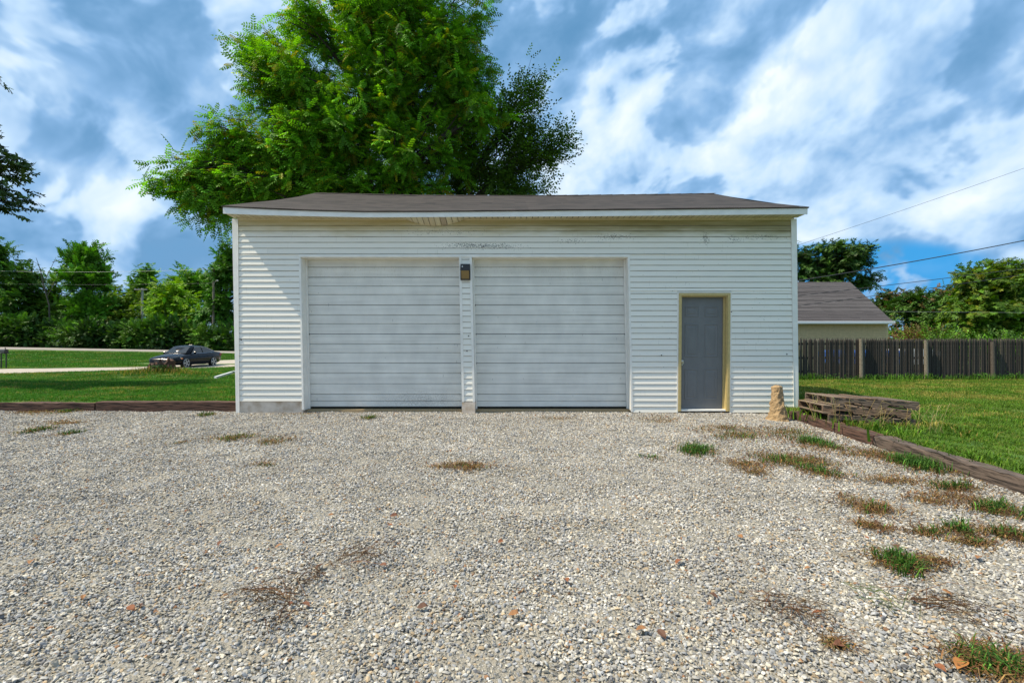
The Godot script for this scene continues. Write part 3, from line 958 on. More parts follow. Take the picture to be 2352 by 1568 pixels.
	kind(field, "stuff")
	var dk := MB.new()    # roof deck and rake boards
	for e in [-5.07, 5.185]:
		var s := -1.0 if e < 0 else 1.0
		for sgn in [1.0, -1.0]:
			var ze: float = zr + sgn * (3.66 + 0.32)
			var p := [Vector3(e, eave_bottom(e) + 0.0, ze), Vector3(e, ridge_y(e) - 0.16, zr), Vector3(e, ridge_y(e) - 0.015, zr), Vector3(e, eave_top(e) - 0.014, ze)]
			var w := Vector3(-0.022 * s, 0, 0)
			for f in [[p[0], p[1], p[2], p[3]], [p[0] + w, p[3] + w, p[2] + w, p[1] + w], [p[0], p[3], p[3] + w, p[0] + w], [p[0], p[0] + w, p[1] + w, p[1]]]:
				dk.quad(f[0], f[1], f[2], f[3])
				dk.quad(f[0], f[3], f[2], f[1])
	put(roof, "rake_board", dk, M.cap)
	for q in 35:           # ridge caps
		var a := lerpf(-5.08, 5.195, q / 35.0)
		var b := lerpf(-5.08, 5.195, (q + 1) / 35.0) + 0.03
		var mb := MB.new()
		var y0 := ridge_y(a) + 0.004
		var y1 := ridge_y(b) + 0.012
		var w := 0.14
		for sg in [1.0, -1.0]:
			var p := [Vector3(a, y0 - w * 0.36, zr + sg * w), Vector3(b, y1 - w * 0.36, zr + sg * w), Vector3(b, y1 + 0.006, zr), Vector3(a, y0 + 0.006, zr)]
			if sg < 0:
				p.reverse()
			mb.quad(p[0], p[1], p[2], p[3])
		put(roof, "ridge_cap", mb, M.shingle)
	# --- the other three walls
	var ow := MB.new()
	ow.hexa([Vector3(-5.0, -0.15, -0.30), Vector3(-4.9, -0.15, -0.30), Vector3(-4.9, -0.15, -7.32), Vector3(-5.0, -0.15, -7.32), Vector3(-5.06, 3.6, -0.30), Vector3(-4.96, 3.6, -0.30), Vector3(-4.96, 3.6, -7.32), Vector3(-5.06, 3.6, -7.32)])
	var side := put(g, "side_wall", ow, M.trim)
	var ow2 := MB.new()
	ow2.hexa([Vector3(5.08, -0.15, -0.02), Vector3(5.19, -0.15, -0.02), Vector3(5.19, -0.15, -7.32), Vector3(5.08, -0.15, -7.32), Vector3(5.04, 3.6, -0.02), Vector3(5.15, 3.6, -0.02), Vector3(5.15, 3.6, -7.32), Vector3(5.04, 3.6, -7.32)])
	var side2 := put(g, "side_wall", ow2, M.trim)
	var bw := MB.new()
	bw.box(Vector3(-4.9, -0.15, -7.32), Vector3(5.08, 3.6, -7.22))
	put(g, "back_wall", bw, M.trim)
	for e in [-5.05, 5.06]:
		var gb := MB.new()
		var x1: float = e + 0.08
		var pts := [Vector3(e, 3.58, 0.02), Vector3(e, 3.58, -7.34), Vector3(e, ridge_y(e) - 0.06, zr)]
		gb.tri(pts[0], pts[2], pts[1]); gb.tri(pts[0] + Vector3(0.08, 0, 0), pts[1] + Vector3(0.08, 0, 0), pts[2] + Vector3(0.08, 0, 0))
		put(g, "gable_wall", gb, M.trim)
	for k in 34:      # clapboards down the two sides
		var y0 := 0.11 + 0.1032 * k
		for sg in [0, 1]:
			var mb := MB.new()
			var xo0 := edge(-5.0, -5.06, y0) if sg == 0 else edge(5.19, 5.15, y0)
			var s := -1.0 if sg == 0 else 1.0
			var p := [Vector3(xo0 + s * 0.013, y0, -0.10), Vector3(xo0 + s * 0.013, y0, -7.32), Vector3(xo0 + s * 0.003, y0 + 0.104, -7.32), Vector3(xo0 + s * 0.003, y0 + 0.104, -0.10)]
			var und := [Vector3(xo0 - s * 0.02, y0, -0.10), Vector3(xo0 - s * 0.02, y0, -7.32)]
			if sg == 0:
				mb.quad(p[1], p[0], p[3], p[2])
				mb.quad(p[0], p[1], und[1], und[0])
			else:
				mb.quad(p[0], p[1], p[2], p[3])
				mb.quad(p[1], p[0], und[0], und[1])
			put(side if sg == 0 else side2, "siding_board", mb, M.vinyl[1])

# ---------------------------------------------------------------- ground
func timber_face(d: float) -> float:     # the gravel side of the right-hand edging
	return 4.35 + (d - 4.1) * 0.0795

func in_lot(x: float, d: float) -> bool:
	return d < 9.08 and x > -18.0 and x < timber_face(d) + 0.09 and d > -14.0

func lawn_y(x: float, d: float) -> float:
	var far_left := clampf(-0.06 + maxf(0.0, -x - 24.6) * 0.0168, -0.06, 0.75)
	var l := table(d, [-50, 0, 9, 14, 20, 26, 32, 40, 58, 90, 500], [0.1, 0.13, 0.155, 0.06, -0.17, -0.28, -0.43, -0.34, far_left, far_left + 0.3, far_left + 0.5])
	var r := table(d, [-50, 0, 4, 9, 17.4, 24, 60, 500], [0.1, 0.1, 0.105, 0.10, -0.07, -0.2, -0.2, 0.1])
	var s := smooth(-5.0, 5.0, x)
	var y := lerpf(l, r, s) + 0.012 * relief.get_noise_2d(x * 2.0, d * 2.0)
	# the low mound round the stump
	var mx := (x + 14.3) / 2.3
	var mz := (d - 19.6) / 1.5
	return y + 0.27 * exp(-mx * mx - mz * mz)

func gravel_y(x: float, d: float) -> float:
	return 0.018 * relief.get_noise_2d(x * 0.9, d * 0.9) + 0.012 * relief.get_noise_2d(x * 3.0 + 50.0, d * 3.0)

func make_ground() -> void:
	var ds := [-60.0, -30.0, -14.05, -13.95, -8.0, -4.0, -2.0, 0.0, 1.0, 2.0, 3.0, 4.0, 5.0, 6.0, 7.0, 8.0, 8.5, 9.04, 9.12, 9.4]
	var d := 10.0
	while d < 30.0:
		ds.append(d); d += 0.75
	while d < 70.0:
		ds.append(d); d += 3.0
	ds.append_array([80.0, 100.0, 140.0, 220.0, 500.0, 1200.0])
	var ss := [-1200.0, -400.0, -200.0, -120.0, -90.0, -75.0, -62.0, -52.0, -45.0, -39.0, -34.0, -30.0, -27.0, -25.0, -23.0, -21.0, -19.5, -18.05, -17.95]
	var s := -17.0
	while s < -5.0:
		ss.append(s); s += 0.75
	ss.append_array([-5.0, -4.0, -2.0, 0.0, 2.0, 3.5])
	var off := [0.03, 0.13, 0.5, 1.0, 1.6, 2.4, 3.2, 4.2, 5.2, 6.4, 8.0, 10.0, 12.5, 15.5, 19.0, 24.0, 32.0, 45.0, 70.0, 120.0, 300.0, 1200.0]
	var mb := MB.new()
	var grid := []
	for dd in ds:
		var row := []
		for x in ss:
			row.append(Vector3(x, -0.09 if in_lot(x, dd) else lawn_y(x, dd), -dd))
		for o in off:
			var x: float = timber_face(clampf(dd, -2.0, 9.0)) + o
			row.append(Vector3(x, -0.09 if in_lot(x, dd) else lawn_y(x, dd), -dd))
		grid.append(row)
	for i in grid.size() - 1:
		for k in grid[0].size() - 1:
			mb.quad(grid[i][k], grid[i][k + 1], grid[i + 1][k + 1], grid[i + 1][k])
	var gr := put(self, "ground", mb, M.lawn, true)
	kind(gr, "structure", "mown green lawn round the garage running out to the trees")
	var gb := MB.new()
	var step := 0.3
	var z := -13.8
	while z < 8.95:
		var z1 := minf(z + step, 9.0)
		var n := 80
		for k in n:
			var p := []
			for q in [[k, z], [k + 1, z], [k + 1, z1], [k, z1]]:
				var t := float(q[0]) / n
				var x := lerpf(-17.9, timber_face(q[1]) + 0.03, 1.0 - pow(1.0 - t, 1.6))
				p.append(Vector3(x, gravel_y(x, q[1]) - 0.003, -q[1]))
			gb.quad(p[0], p[1], p[2], p[3])
		z += step
	kind(put(self, "gravel_lot", gb, M.gravel_bed, true), "structure", "pale grey gravel parking lot in front of the garage")
	# --- driveway, lane and road, each a thin sheet over the lawn
	strip_on_lawn("driveway", [Vector2(-44, 15.5), Vector2(-33, 20.5), Vector2(-26.6, 25.6), Vector2(-23.5, 29.0), Vector2(-21.6, 32.0), Vector2(-21.3, 34.6)], [9.5, 9.0, 8.2, 6.4, 5.4, 5.2], M.drive, 0.03, "pale gravel driveway curving to the parked black car")
	strip_on_lawn("lane", [Vector2(-26.5, 37.0), Vector2(-22.0, 39.5), Vector2(-16.0, 41.5), Vector2(-6.0, 43.0)], [3.0, 7.0, 9.0, 9.0], M.drive, 0.016, "pale gravel lane behind the parked black car")
	strip_on_lawn("road", [Vector2(-160, 58), Vector2(-100, 58), Vector2(-60, 57.5), Vector2(-40, 57), Vector2(-25, 55.5), Vector2(-8, 54), Vector2(30, 54)], [4.2, 4.2, 4.0, 3.8, 3.6, 3.6, 3.6], M.asphalt, 0.02, "narrow pale road in front of the far trees")

func strip_on_lawn(called: String, path: Array, widths: Array, m: Material, lift: float, label: String) -> void:
	var mb := MB.new()
	var prev := []
	for i in path.size() - 1:
		var a: Vector2 = path[i]
		var b: Vector2 = path[i + 1]
		var n := int(a.distance_to(b) / 0.8) + 2
		for k in (n + 1 if i == path.size() - 2 else n):
			var t := float(k) / n
			var p := a.lerp(b, t)
			var before: Vector2 = path[maxi(i - 1, 0)]
			var after: Vector2 = path[mini(i + 2, path.size() - 1)]
			var dir := ((b - before).normalized().lerp((after - a).normalized(), t)).normalized()
			var nrm := Vector2(dir.y, -dir.x)
			var w: float = lerpf(widths[i], widths[i + 1], t) * (1.0 + 0.05 * relief.get_noise_2d(p.x, p.y))
			var row := []
			for q in 9:
				var e := p + nrm * w * (q / 8.0 - 0.5)
				row.append(Vector3(e.x, lawn_y(e.x, e.y) + lift + 0.03 * (1.0 - absf(q / 4.0 - 1.0)), -e.y))
			if prev.size():
				for q in 8:
					mb.quad(prev[q + 1], prev[q], row[q], row[q + 1])
			prev = row
	kind(put(self, called, mb, m, true), "structure", label)

# ---------------------------------------------------------------- neighbours
func make_neighbours() -> void:
	# beige garage beyond the fence
	var d := 24.0
	var g := thing("neighbor_garage", "beige-sided garage with a steep grey shingle roof behind the picket fence", "garage", Vector3(0, -0.25, -d))
	var xr := 18.66
	var xl := 8.0
	var eave := 2.56
	var zr := -2.7
	var ridge := 4.83
	var w := MB.new()
	w.box(Vector3(xl, -0.1, -5.6), Vector3(xr, eave, -0.02))
	var wall := put(g, "wall", w, M.beige)
	var gb := MB.new()
	for x in [xl, xr]:
		gb.tri(Vector3(x, eave, 0), Vector3(x, eave, -5.6), Vector3(x, ridge - 0.1, zr)); gb.tri(Vector3(x, eave, 0), Vector3(x, ridge - 0.1, zr), Vector3(x, eave, -5.6))
	put(g, "gable_wall", gb, M.beige)
	for k in 24:
		var y0 := 0.05 + k * 0.105
		var mb := MB.new()
		mb.quad(Vector3(xl, y0, 0.036), Vector3(xr - 0.06, y0, 0.036), Vector3(xr - 0.06, y0 + 0.105, -0.006), Vector3(xl, y0 + 0.105, -0.006))
		mb.quad(Vector3(xl, y0, -0.02), Vector3(xr - 0.06, y0, -0.02), Vector3(xr - 0.06, y0, 0.036), Vector3(xl, y0, 0.036))
		put(wall, "siding_board", mb, M.beige)
	var cb := MB.new()
	cb.box(Vector3(xr - 0.08, 0.0, -0.08), Vector3(xr + 0.022, eave, 0.022))
	put(wall, "corner_board", cb, M.beige)
	var roof := holder(g, "roof")
	var ze := 0.30
	var n := 29
	for k in n:
		var t0 := float(k) / n
		var t1 := float(k + 1) / n
		var mb := MB.new()
		var y0 := lerpf(eave - 0.02, ridge, t0)
		var y1 := lerpf(eave - 0.02, ridge, t1)
		var z0 := lerpf(ze, zr, t0)
		var z1 := lerpf(ze, zr, t1)
		var up := Vector3(0, 0.013, 0.012)
		var segs := 22
		for q in segs:
			var xa := lerpf(xl, xr + 0.03, float(q) / segs)
			var xb := lerpf(xl, xr + 0.03, float(q + 1) / segs)
			var lift := up * rr(0.7, 1.4)
			mb.quad(Vector3(xa, y0, z0) + lift, Vector3(xb, y0, z0) + lift, Vector3(xb, y1, z1), Vector3(xa, y1, z1))
			mb.quad(Vector3(xa, y0 - 0.006, z0), Vector3(xb, y0 - 0.006, z0), Vector3(xb, y0, z0) + lift, Vector3(xa, y0, z0) + lift)
		put(roof, "shingle_course", mb, M.shingle_far[rng.randi_range(0, 2)])
	var rb := MB.new()
	rb.quad(Vector3(xr + 0.03, ridge, zr), Vector3(xl, ridge, zr), Vector3(xl, eave, -5.7), Vector3(xr + 0.03, eave, -5.7))
	put(roof, "rear_slope", rb, M.shingle_far[0])
	var rake := MB.new()
	rake.hexa([Vector3(xr + 0.0, eave - 0.14, ze - 0.02), Vector3(xr + 0.026, eave - 0.14, ze - 0.02), Vector3(xr + 0.026, ridge - 0.15, zr), Vector3(xr + 0.0, ridge - 0.15, zr),
		Vector3(xr + 0.0, eave - 0.03, ze - 0.02), Vector3(xr + 0.026, eave - 0.03, ze - 0.02), Vector3(xr + 0.026, ridge - 0.02, zr), Vector3(xr + 0.0, ridge - 0.02, zr)])
	put(g, "rake_board", rake, M.gutter)
	var gu := MB.new()
	gu.cbox(Vector3(xl, eave - 0.15, 0.28), Vector3(xr + 0.10, eave - 0.02, 0.39), 0.015)
	put(g, "gutter", gu, M.gutter)
	var so := MB.new()
	so.box(Vector3(xl, eave - 0.135, 0.0), Vector3(xr, eave - 0.115, 0.275))
	put(g, "soffit", so, M.beige)
	# the house whose eave shows past the garage's left corner
	var h := thing("house", "white house with a gutter corner showing beside the garage's left corner post", "house", Vector3(-11.05, -0.1, -20.2))
	var b := MB.new()
	b.box(Vector3(0, -0.2, -8.0), Vector3(6.0, 2.5, 0.0))
	put(h, "wall", b, M.white_paint)
	var r := MB.new()
	r.quad(Vector3(-0.18, 2.60, 0.32), Vector3(6.2, 2.60, 0.32), Vector3(6.2, 4.2, -4.0), Vector3(-0.18, 4.2, -4.0))
	r.quad(Vector3(6.2, 2.60, -8.32), Vector3(-0.18, 2.60, -8.32), Vector3(-0.18, 4.2, -4.0), Vector3(6.2, 4.2, -4.0))
	put(h, "roof", r, M.shingle)
	var gg := MB.new()
	for x in [0.0, 6.0]:
		gg.tri(Vector3(x, 2.45, 0), Vector3(x, 2.45, -8), Vector3(x, 4.12, -4.0)); gg.tri(Vector3(x, 2.45, 0), Vector3(x, 4.12, -4.0), Vector3(x, 2.45, -8))
	put(h, "gable_wall", gg, M.white_paint)
	var gt := MB.new()
	gt.cbox(Vector3(-0.22, 2.47, 0.30), Vector3(6.2, 2.60, 0.42), 0.02)
	put(h, "gutter", gt, M.gutter)
	var rk := MB.new()
	rk.hexa([Vector3(-0.19, 2.44, 0.30), Vector3(-0.165, 2.44, 0.30), Vector3(-0.165, 4.06, -4.0), Vector3(-0.19, 4.06, -4.0), Vector3(-0.19, 2.58, 0.30), Vector3(-0.165, 2.58, 0.30), Vector3(-0.165, 4.18, -4.0), Vector3(-0.19, 4.18, -4.0)])
	put(h, "rake_board", rk, M.gutter)
	var ds := MB.new()
	ds.tube([Vector3(-0.10, 2.47, 0.36), Vector3(-0.09, 2.38, 0.35), Vector3(-0.03, 2.25, 0.2), Vector3(0.04, 2.12, 0.06), Vector3(0.06, 2.0, 0.05), Vector3(0.06, 0.30, 0.05), Vector3(0.0, 0.16, 0.12), Vector3(-0.1, 0.11, 0.25)], [0.045, 0.045, 0.045, 0.045, 0.045, 0.045, 0.045, 0.045], 8)
	put(h, "downspout", ds, M.gutter, true)
	# the loose downspout leader lying out across the grass
	var le := MB.new()
	var p0 := at(538, 847, 18.4)
	var p1 := at(494, 858, 17.6)
	var dir := (p1 - p0).normalized()
	var sd := dir.cross(Vector3.UP).normalized()
	p1.y = lawn_y(p1.x, -p1.z) + 0.03
	p0.y = lawn_y(p0.x, -p0.z) + 0.22
	le.hexa([p1 - sd * 0.06, p0 - sd * 0.06, p0 + sd * 0.06, p1 + sd * 0.06, p1 - sd * 0.06 + Vector3(0, 0.065, 0), p0 - sd * 0.06 + Vector3(0, 0.065, 0), p0 + sd * 0.06 + Vector3(0, 0.065, 0), p1 + sd * 0.06 + Vector3(0, 0.065, 0)])
	var ld := holder(self, "downspout_leader")
	tag(ld, "white downspout leader lying out over the grass by the garage's left corner", "downspout")
	put(ld, "pipe", le, M.gutter)
	var st := MB.new()
	var q := p0.lerp(p1, 0.12)
	st.xf = Transform3D(Basis(sd, Vector3.UP, -dir), q)
	st.box(Vector3(-0.066, -0.012, -0.02), Vector3(0.066, 0.078, 0.02))
	put(ld, "strap", st, M.metal)

# ---------------------------------------------------------------- picket fence
func picket_mesh(h: float, w: float) -> ArrayMesh:      # half-round stake with a cut point
	var mb := MB.new()
	var rings := []
	for y in [0.0, h - 0.09, h]:
		var ring := []
		var k := 0.16 if y == h else 1.0
		for a in 7:
			var t := PI * a / 6.0
			ring.append(Vector3(-cos(t) * w * 0.5 * k, y, sin(t) * w * 0.42 * (k if y == h else 1.0)))
		rings.append(ring)
	# counter-clockwise seen from above
	for i in 2:
		for k in 7:
			var l := (k + 1) % 7
			mb.quad(rings[i][k], rings[i][l], rings[i + 1][l], rings[i + 1][k])
	for k in range(1, 6):
		mb.tri(rings[2][0], rings[2][k], rings[2][k + 1])
	return mb.mesh()

func make_fence() -> void:
	var d := 17.4
	var f := thing("picket_fence", "weathered dark grey stockade picket fence across the back of the lawn", "fence", Vector3(0, 0, -d))
	var meshes := [picket_mesh(1.52, 0.062), picket_mesh(1.515, 0.068), picket_mesh(1.53, 0.056)]
	var x := 6.2
	var i := 0
	while x < 23.0:
		var p := put_mesh(f, "picket", meshes[rng.randi_range(0, 2)], M.picket[mini(5, int(absf(rng.randfn()) * 2.2))])
		p.position = Vector3(x, lawn_y(x, d) - 0.03 + rr(-0.012, 0.012), rr(-0.008, 0.008))
		p.rotation = Vector3(0, rr(-0.12, 0.12), rr(-0.012, 0.012))
		x += 0.0625 + (rr(0.002, 0.007) if rng.randf() < 0.15 else 0.0) + (0.005 if x > 13.5 and x < 15.6 and rng.randf() < 0.5 else 0.0)
		i += 1
	for y in [0.28, 0.78, 1.28]:
		var r := MB.new()
		r.hexa([Vector3(6.1, y - 0.04 + lawn_y(6, d), -0.02), Vector3(23.1, y - 0.04 + lawn_y(23, d), -0.02), Vector3(23.1, y - 0.04 + lawn_y(23, d), -0.065), Vector3(6.1, y - 0.04 + lawn_y(6, d), -0.065),
			Vector3(6.1, y + 0.04 + lawn_y(6, d), -0.02), Vector3(23.1, y + 0.04 + lawn_y(23, d), -0.02), Vector3(23.1, y + 0.04 + lawn_y(23, d), -0.065), Vector3(6.1, y + 0.04 + lawn_y(6, d), -0.065)])
		put(f, "rail", r, M.picket[1])
	for px in [[12.53, 1.46], [14.86, 1.42], [17.25, 1.36], [10.1, 1.40]]:
		var mb := MB.new()
		var y: float = lawn_y(px[0], d)
		mb.tube([Vector3(px[0], y - 0.1, 0.09), Vector3(px[0] - 0.01, y + px[1], 0.075)], [0.068, 0.060], 10)
		put(f, "fence_post", mb, M.post if px[0] < 15.0 and px[0] > 12.0 else M.picket[3])
	# a blue pickup bed partly seen through the gaps
	var t := thing("pickup_truck", "blue and white vehicle glimpsed through the gaps of the picket fence", "truck", Vector3(15.3, -0.12, -20.3))
	var b := MB.new()
	b.cbox(Vector3(-1.9, 0.45, -0.9), Vector3(0.6, 1.05, 0.9), 0.08)
	put(t, "body", b, M.blue)
	var c := MB.new()
	c.hexa([Vector3(0.4, 0.5, 0.88), Vector3(2.6, 0.5, 0.88), Vector3(2.6, 0.5, -0.88), Vector3(0.4, 0.5, -0.88), Vector3(0.7, 1.10, 0.75), Vector3(1.9, 1.10, 0.75), Vector3(1.9, 1.10, -0.75), Vector3(0.7, 1.10, -0.75)])
	put(t, "cab", c, M.white_paint)
	for wx in [-1.2, 1.9]:
		for wz in [-0.88, 0.88]:
			var wm := MB.new()
			wm.tube([Vector3(wx, 0.36, wz - 0.1), Vector3(wx, 0.36, wz + 0.1)], [0.36, 0.36], 16)
			put(t, "wheel", wm, M.tyre)
	# rank weeds along the foot of the fence
	var wb := MB.new()
	wb.tinted = true
	x = 7.0
	while x < 22.5:
		var clump := 0.3 + 0.7 * maxf(0.0, relief.get_noise_2d(x * 1.5, 7.0) + 0.35)
		for k in int(26 * clump) + 5:
			var px := x + rr(-0.15, 0.15)
			var pd := d - 0.12 - absf(rng.randfn()) * 0.22
			var hgt := rr(0.08, 0.26) * (0.5 + clump)
			blade(wb, Vector3(px, lawn_y(px, pd) - 0.01, -pd), hgt, 0.02, rr(0, TAU), rr(0.1, 0.6))
			if rng.randf() < 0.6:
				var q := Vector3(px + rr(-0.1, 0.1), lawn_y(px, pd) + rr(0.05, 0.22) * (0.4 + clump), -pd + rr(-0.1, 0.1))
				wb.tint = leaf_tint(0.04, 0.12, 0.012, 0.4)
				small_leaf(wb, q, rr(0.04, 0.08))
		x += 0.16
	var wd := kind(put(self, "fence_weeds", wb, M.blade), "stuff", "green weeds growing along the foot of the picket fence")

func leaf_tint(r: float, g: float, b: float, spread: float) -> Color:
	var k := exp(rng.randfn() * spread)
	var warm := rr(0.85, 1.25)
	return Color(r * k * warm, g * k, b * k)

func blade(mb: MB, foot: Vector3, h: float, w: float, turn: float, bend: float) -> void:
	mb.tint = leaf_tint(0.06, 0.15, 0.014, 0.35)
	blade_raw(mb, foot, h, w, turn, bend)

func blade_raw(mb: MB, foot: Vector3, h: float, w: float, turn: float, bend: float) -> void:
	var dir := Vector3(cos(turn), 0, sin(turn))
	var side := Vector3(-sin(turn), 0, cos(turn)) * w * 0.5
	var m := foot + dir * h * bend * 0.35 + Vector3.UP * h * (0.62 - 0.1 * bend)
	var tip := foot + dir * h * bend * 1.1 + Vector3.UP * h * (1.0 - 0.45 * bend)
	mb.quad(foot - side, foot + side, m + side * 0.8, m - side * 0.8)
	mb.tri(m - side * 0.8, m + side * 0.8, tip)

func small_leaf(mb: MB, p: Vector3, l: float) -> void:
	var t := rr(0, TAU)
	var a := Vector3(cos(t), rr(-0.3, 0.6), sin(t)).normalized()
	var s := a.cross(Vector3.UP).normalized()
	s = (s + Vector3(0, rr(-0.5, 0.5), 0)).normalized()
	mb.quad(p, p + a * l * 0.5 - s * l * 0.32, p + a * l, p + a * l * 0.5 + s * l * 0.32)

# ---------------------------------------------------------------- timber edging
func rough_beam(len_: float, h: float, w: float, seed_: int, wear: float) -> MB:
	# squared timber along x from 0 to len, lying on y = 0, worn edges
	var n := FastNoiseLite.new()
	n.seed = seed_
	n.frequency = 1.3
	n.fractal_octaves = 4
	var prof := [[-0.5, 0.06], [-0.5, 0.55], [-0.5, 0.93], [-0.46, 1.0], [-0.15, 1.0], [0.2, 1.0], [0.46, 1.0], [0.5, 0.93], [0.5, 0.5], [0.5, 0.06], [0.45, 0.0], [-0.45, 0.0]]
	var rings := []
	var segs := maxi(8, int(len_ / 0.07))
	for i in segs + 1:
		var x := len_ * i / segs
		var ring := []
		for q in prof.size():
			var y: float = prof[q][1] * h
			var z: float = -prof[q][0] * w
			var k := n.get_noise_3d(x * 1.0, q * 1.7, seed_) * wear
			var fine := n.get_noise_3d(x * 6.0, q * 5.0, seed_ + 9.0) * wear * 0.45
			var edge_ := 1.0 if q in [2, 3, 6, 7] else 0.5
			ring.append(Vector3(x + (n.get_noise_2d(q * 3.0, i) * 0.006 if i in [0, segs] else 0.0), y + (k + fine) * edge_ * (1.0 if y > h * 0.3 else 0.2), z + (k - fine) * 0.6 * edge_))
		rings.append(ring)
	var mb := MB.new()
	rings.reverse()
	mb.loft(rings)
	return mb

func make_timbers() -> void:
	var list := [
		[Vector3(-7.76, -0.03, -9.09), Vector3(-4.98, -0.03, -9.09), 0.205, 0.18, 3, "timber", "dark brown landscape timber butting against the garage's left corner", 0.012],
		[Vector3(-10.2, -0.03, -9.09), Vector3(-7.79, -0.03, -9.09), 0.182, 0.18, 5, "timber", "split dark brown landscape timber at the left border of the gravel", 0.03],
		[Vector3(-12.7, -0.03, -9.1), Vector3(-10.23, -0.03, -9.1), 0.18, 0.18, 7, "timber", "dark landscape timber ending the row along the gravel's far left", 0.025],
	]
	for t in list:
		var len_: float = (t[1] - t[0]).length()
		var mb := rough_beam(len_, t[2], t[3], t[4], t[7])
		var o := put(self, "landscape_timber", mb, M.timber)
		o.position = t[0]
		tag(o, t[6], "timber", "landscape timbers edging the gravel")
	var pieces := [[8.15, 6.03, 0.140, 11, 0.02, "moss-topped landscape timber running from the tan post past the pallets"], [6.00, 3.55, 0.140, 13, 0.035, "grey weathered landscape timber along the right edge of the gravel"], [3.52, 1.0, 0.140, 17, 0.035, "landscape timber closest to the camera at the gravel's right edge"]]
	for p in pieces:
		var a := Vector3(timber_face(p[0]) + 0.09, -0.03, -p[0])
		var b := Vector3(timber_face(p[1]) + 0.09, -0.03, -p[1])
		var len_ := (b - a).length()
		var mb := rough_beam(len_, p[2] + 0.02, 0.17, p[3], p[4])
		var o := put(self, "landscape_timber", mb, M.timber if p[3] == 11 else M.timber_grey)
		o.position = a
		var dir := (b - a).normalized()
		o.rotation.y = atan2(-dir.z, dir.x)
		tag(o, p[5], "timber", "landscape timbers edging the gravel")
	# the tan lump of a post by the corner
	var mb := MB.new()
	var n := FastNoiseLite.new()
	n.seed = 4
	n.frequency = 5.0
	n.fractal_octaves = 4
	var rings := []
	for i in 37:
		var t := i / 36.0
		var y := t * 0.60
		var r := lerpf(0.145, 0.078, smooth(0.0, 1.0, pow(t, 0.75))) + 0.03 * exp(-t * 14.0)
		if i == 36:
			r = 0.035
		var ring := []
		for k in 30:
			var a := -TAU * k / 30.0
			var k2 := r * (1.0 + 0.28 * n.get_noise_3d(cos(a) * 0.30, y * 0.6, sin(a) * 0.30) + 0.30 * n.get_noise_3d(cos(a) * 1.3, y * 2.2, sin(a) * 1.3))
			ring.append(Vector3(cos(a) * k2 + 0.004 * t, y + (0.012 * n.get_noise_2d(a, 3.0) if i == 36 else 0.0), sin(a) * k2))
		rings.append(ring)
	mb.loft(rings)
	var o := put(self, "post_footing", mb, M.sand, true)
	o.position = Vector3(4.36, -0.02, -7.92)
	o.rotation.z = 0.03
	tag(o, "rough tan cone-shaped earthen post standing at the garage's right corner", "post")

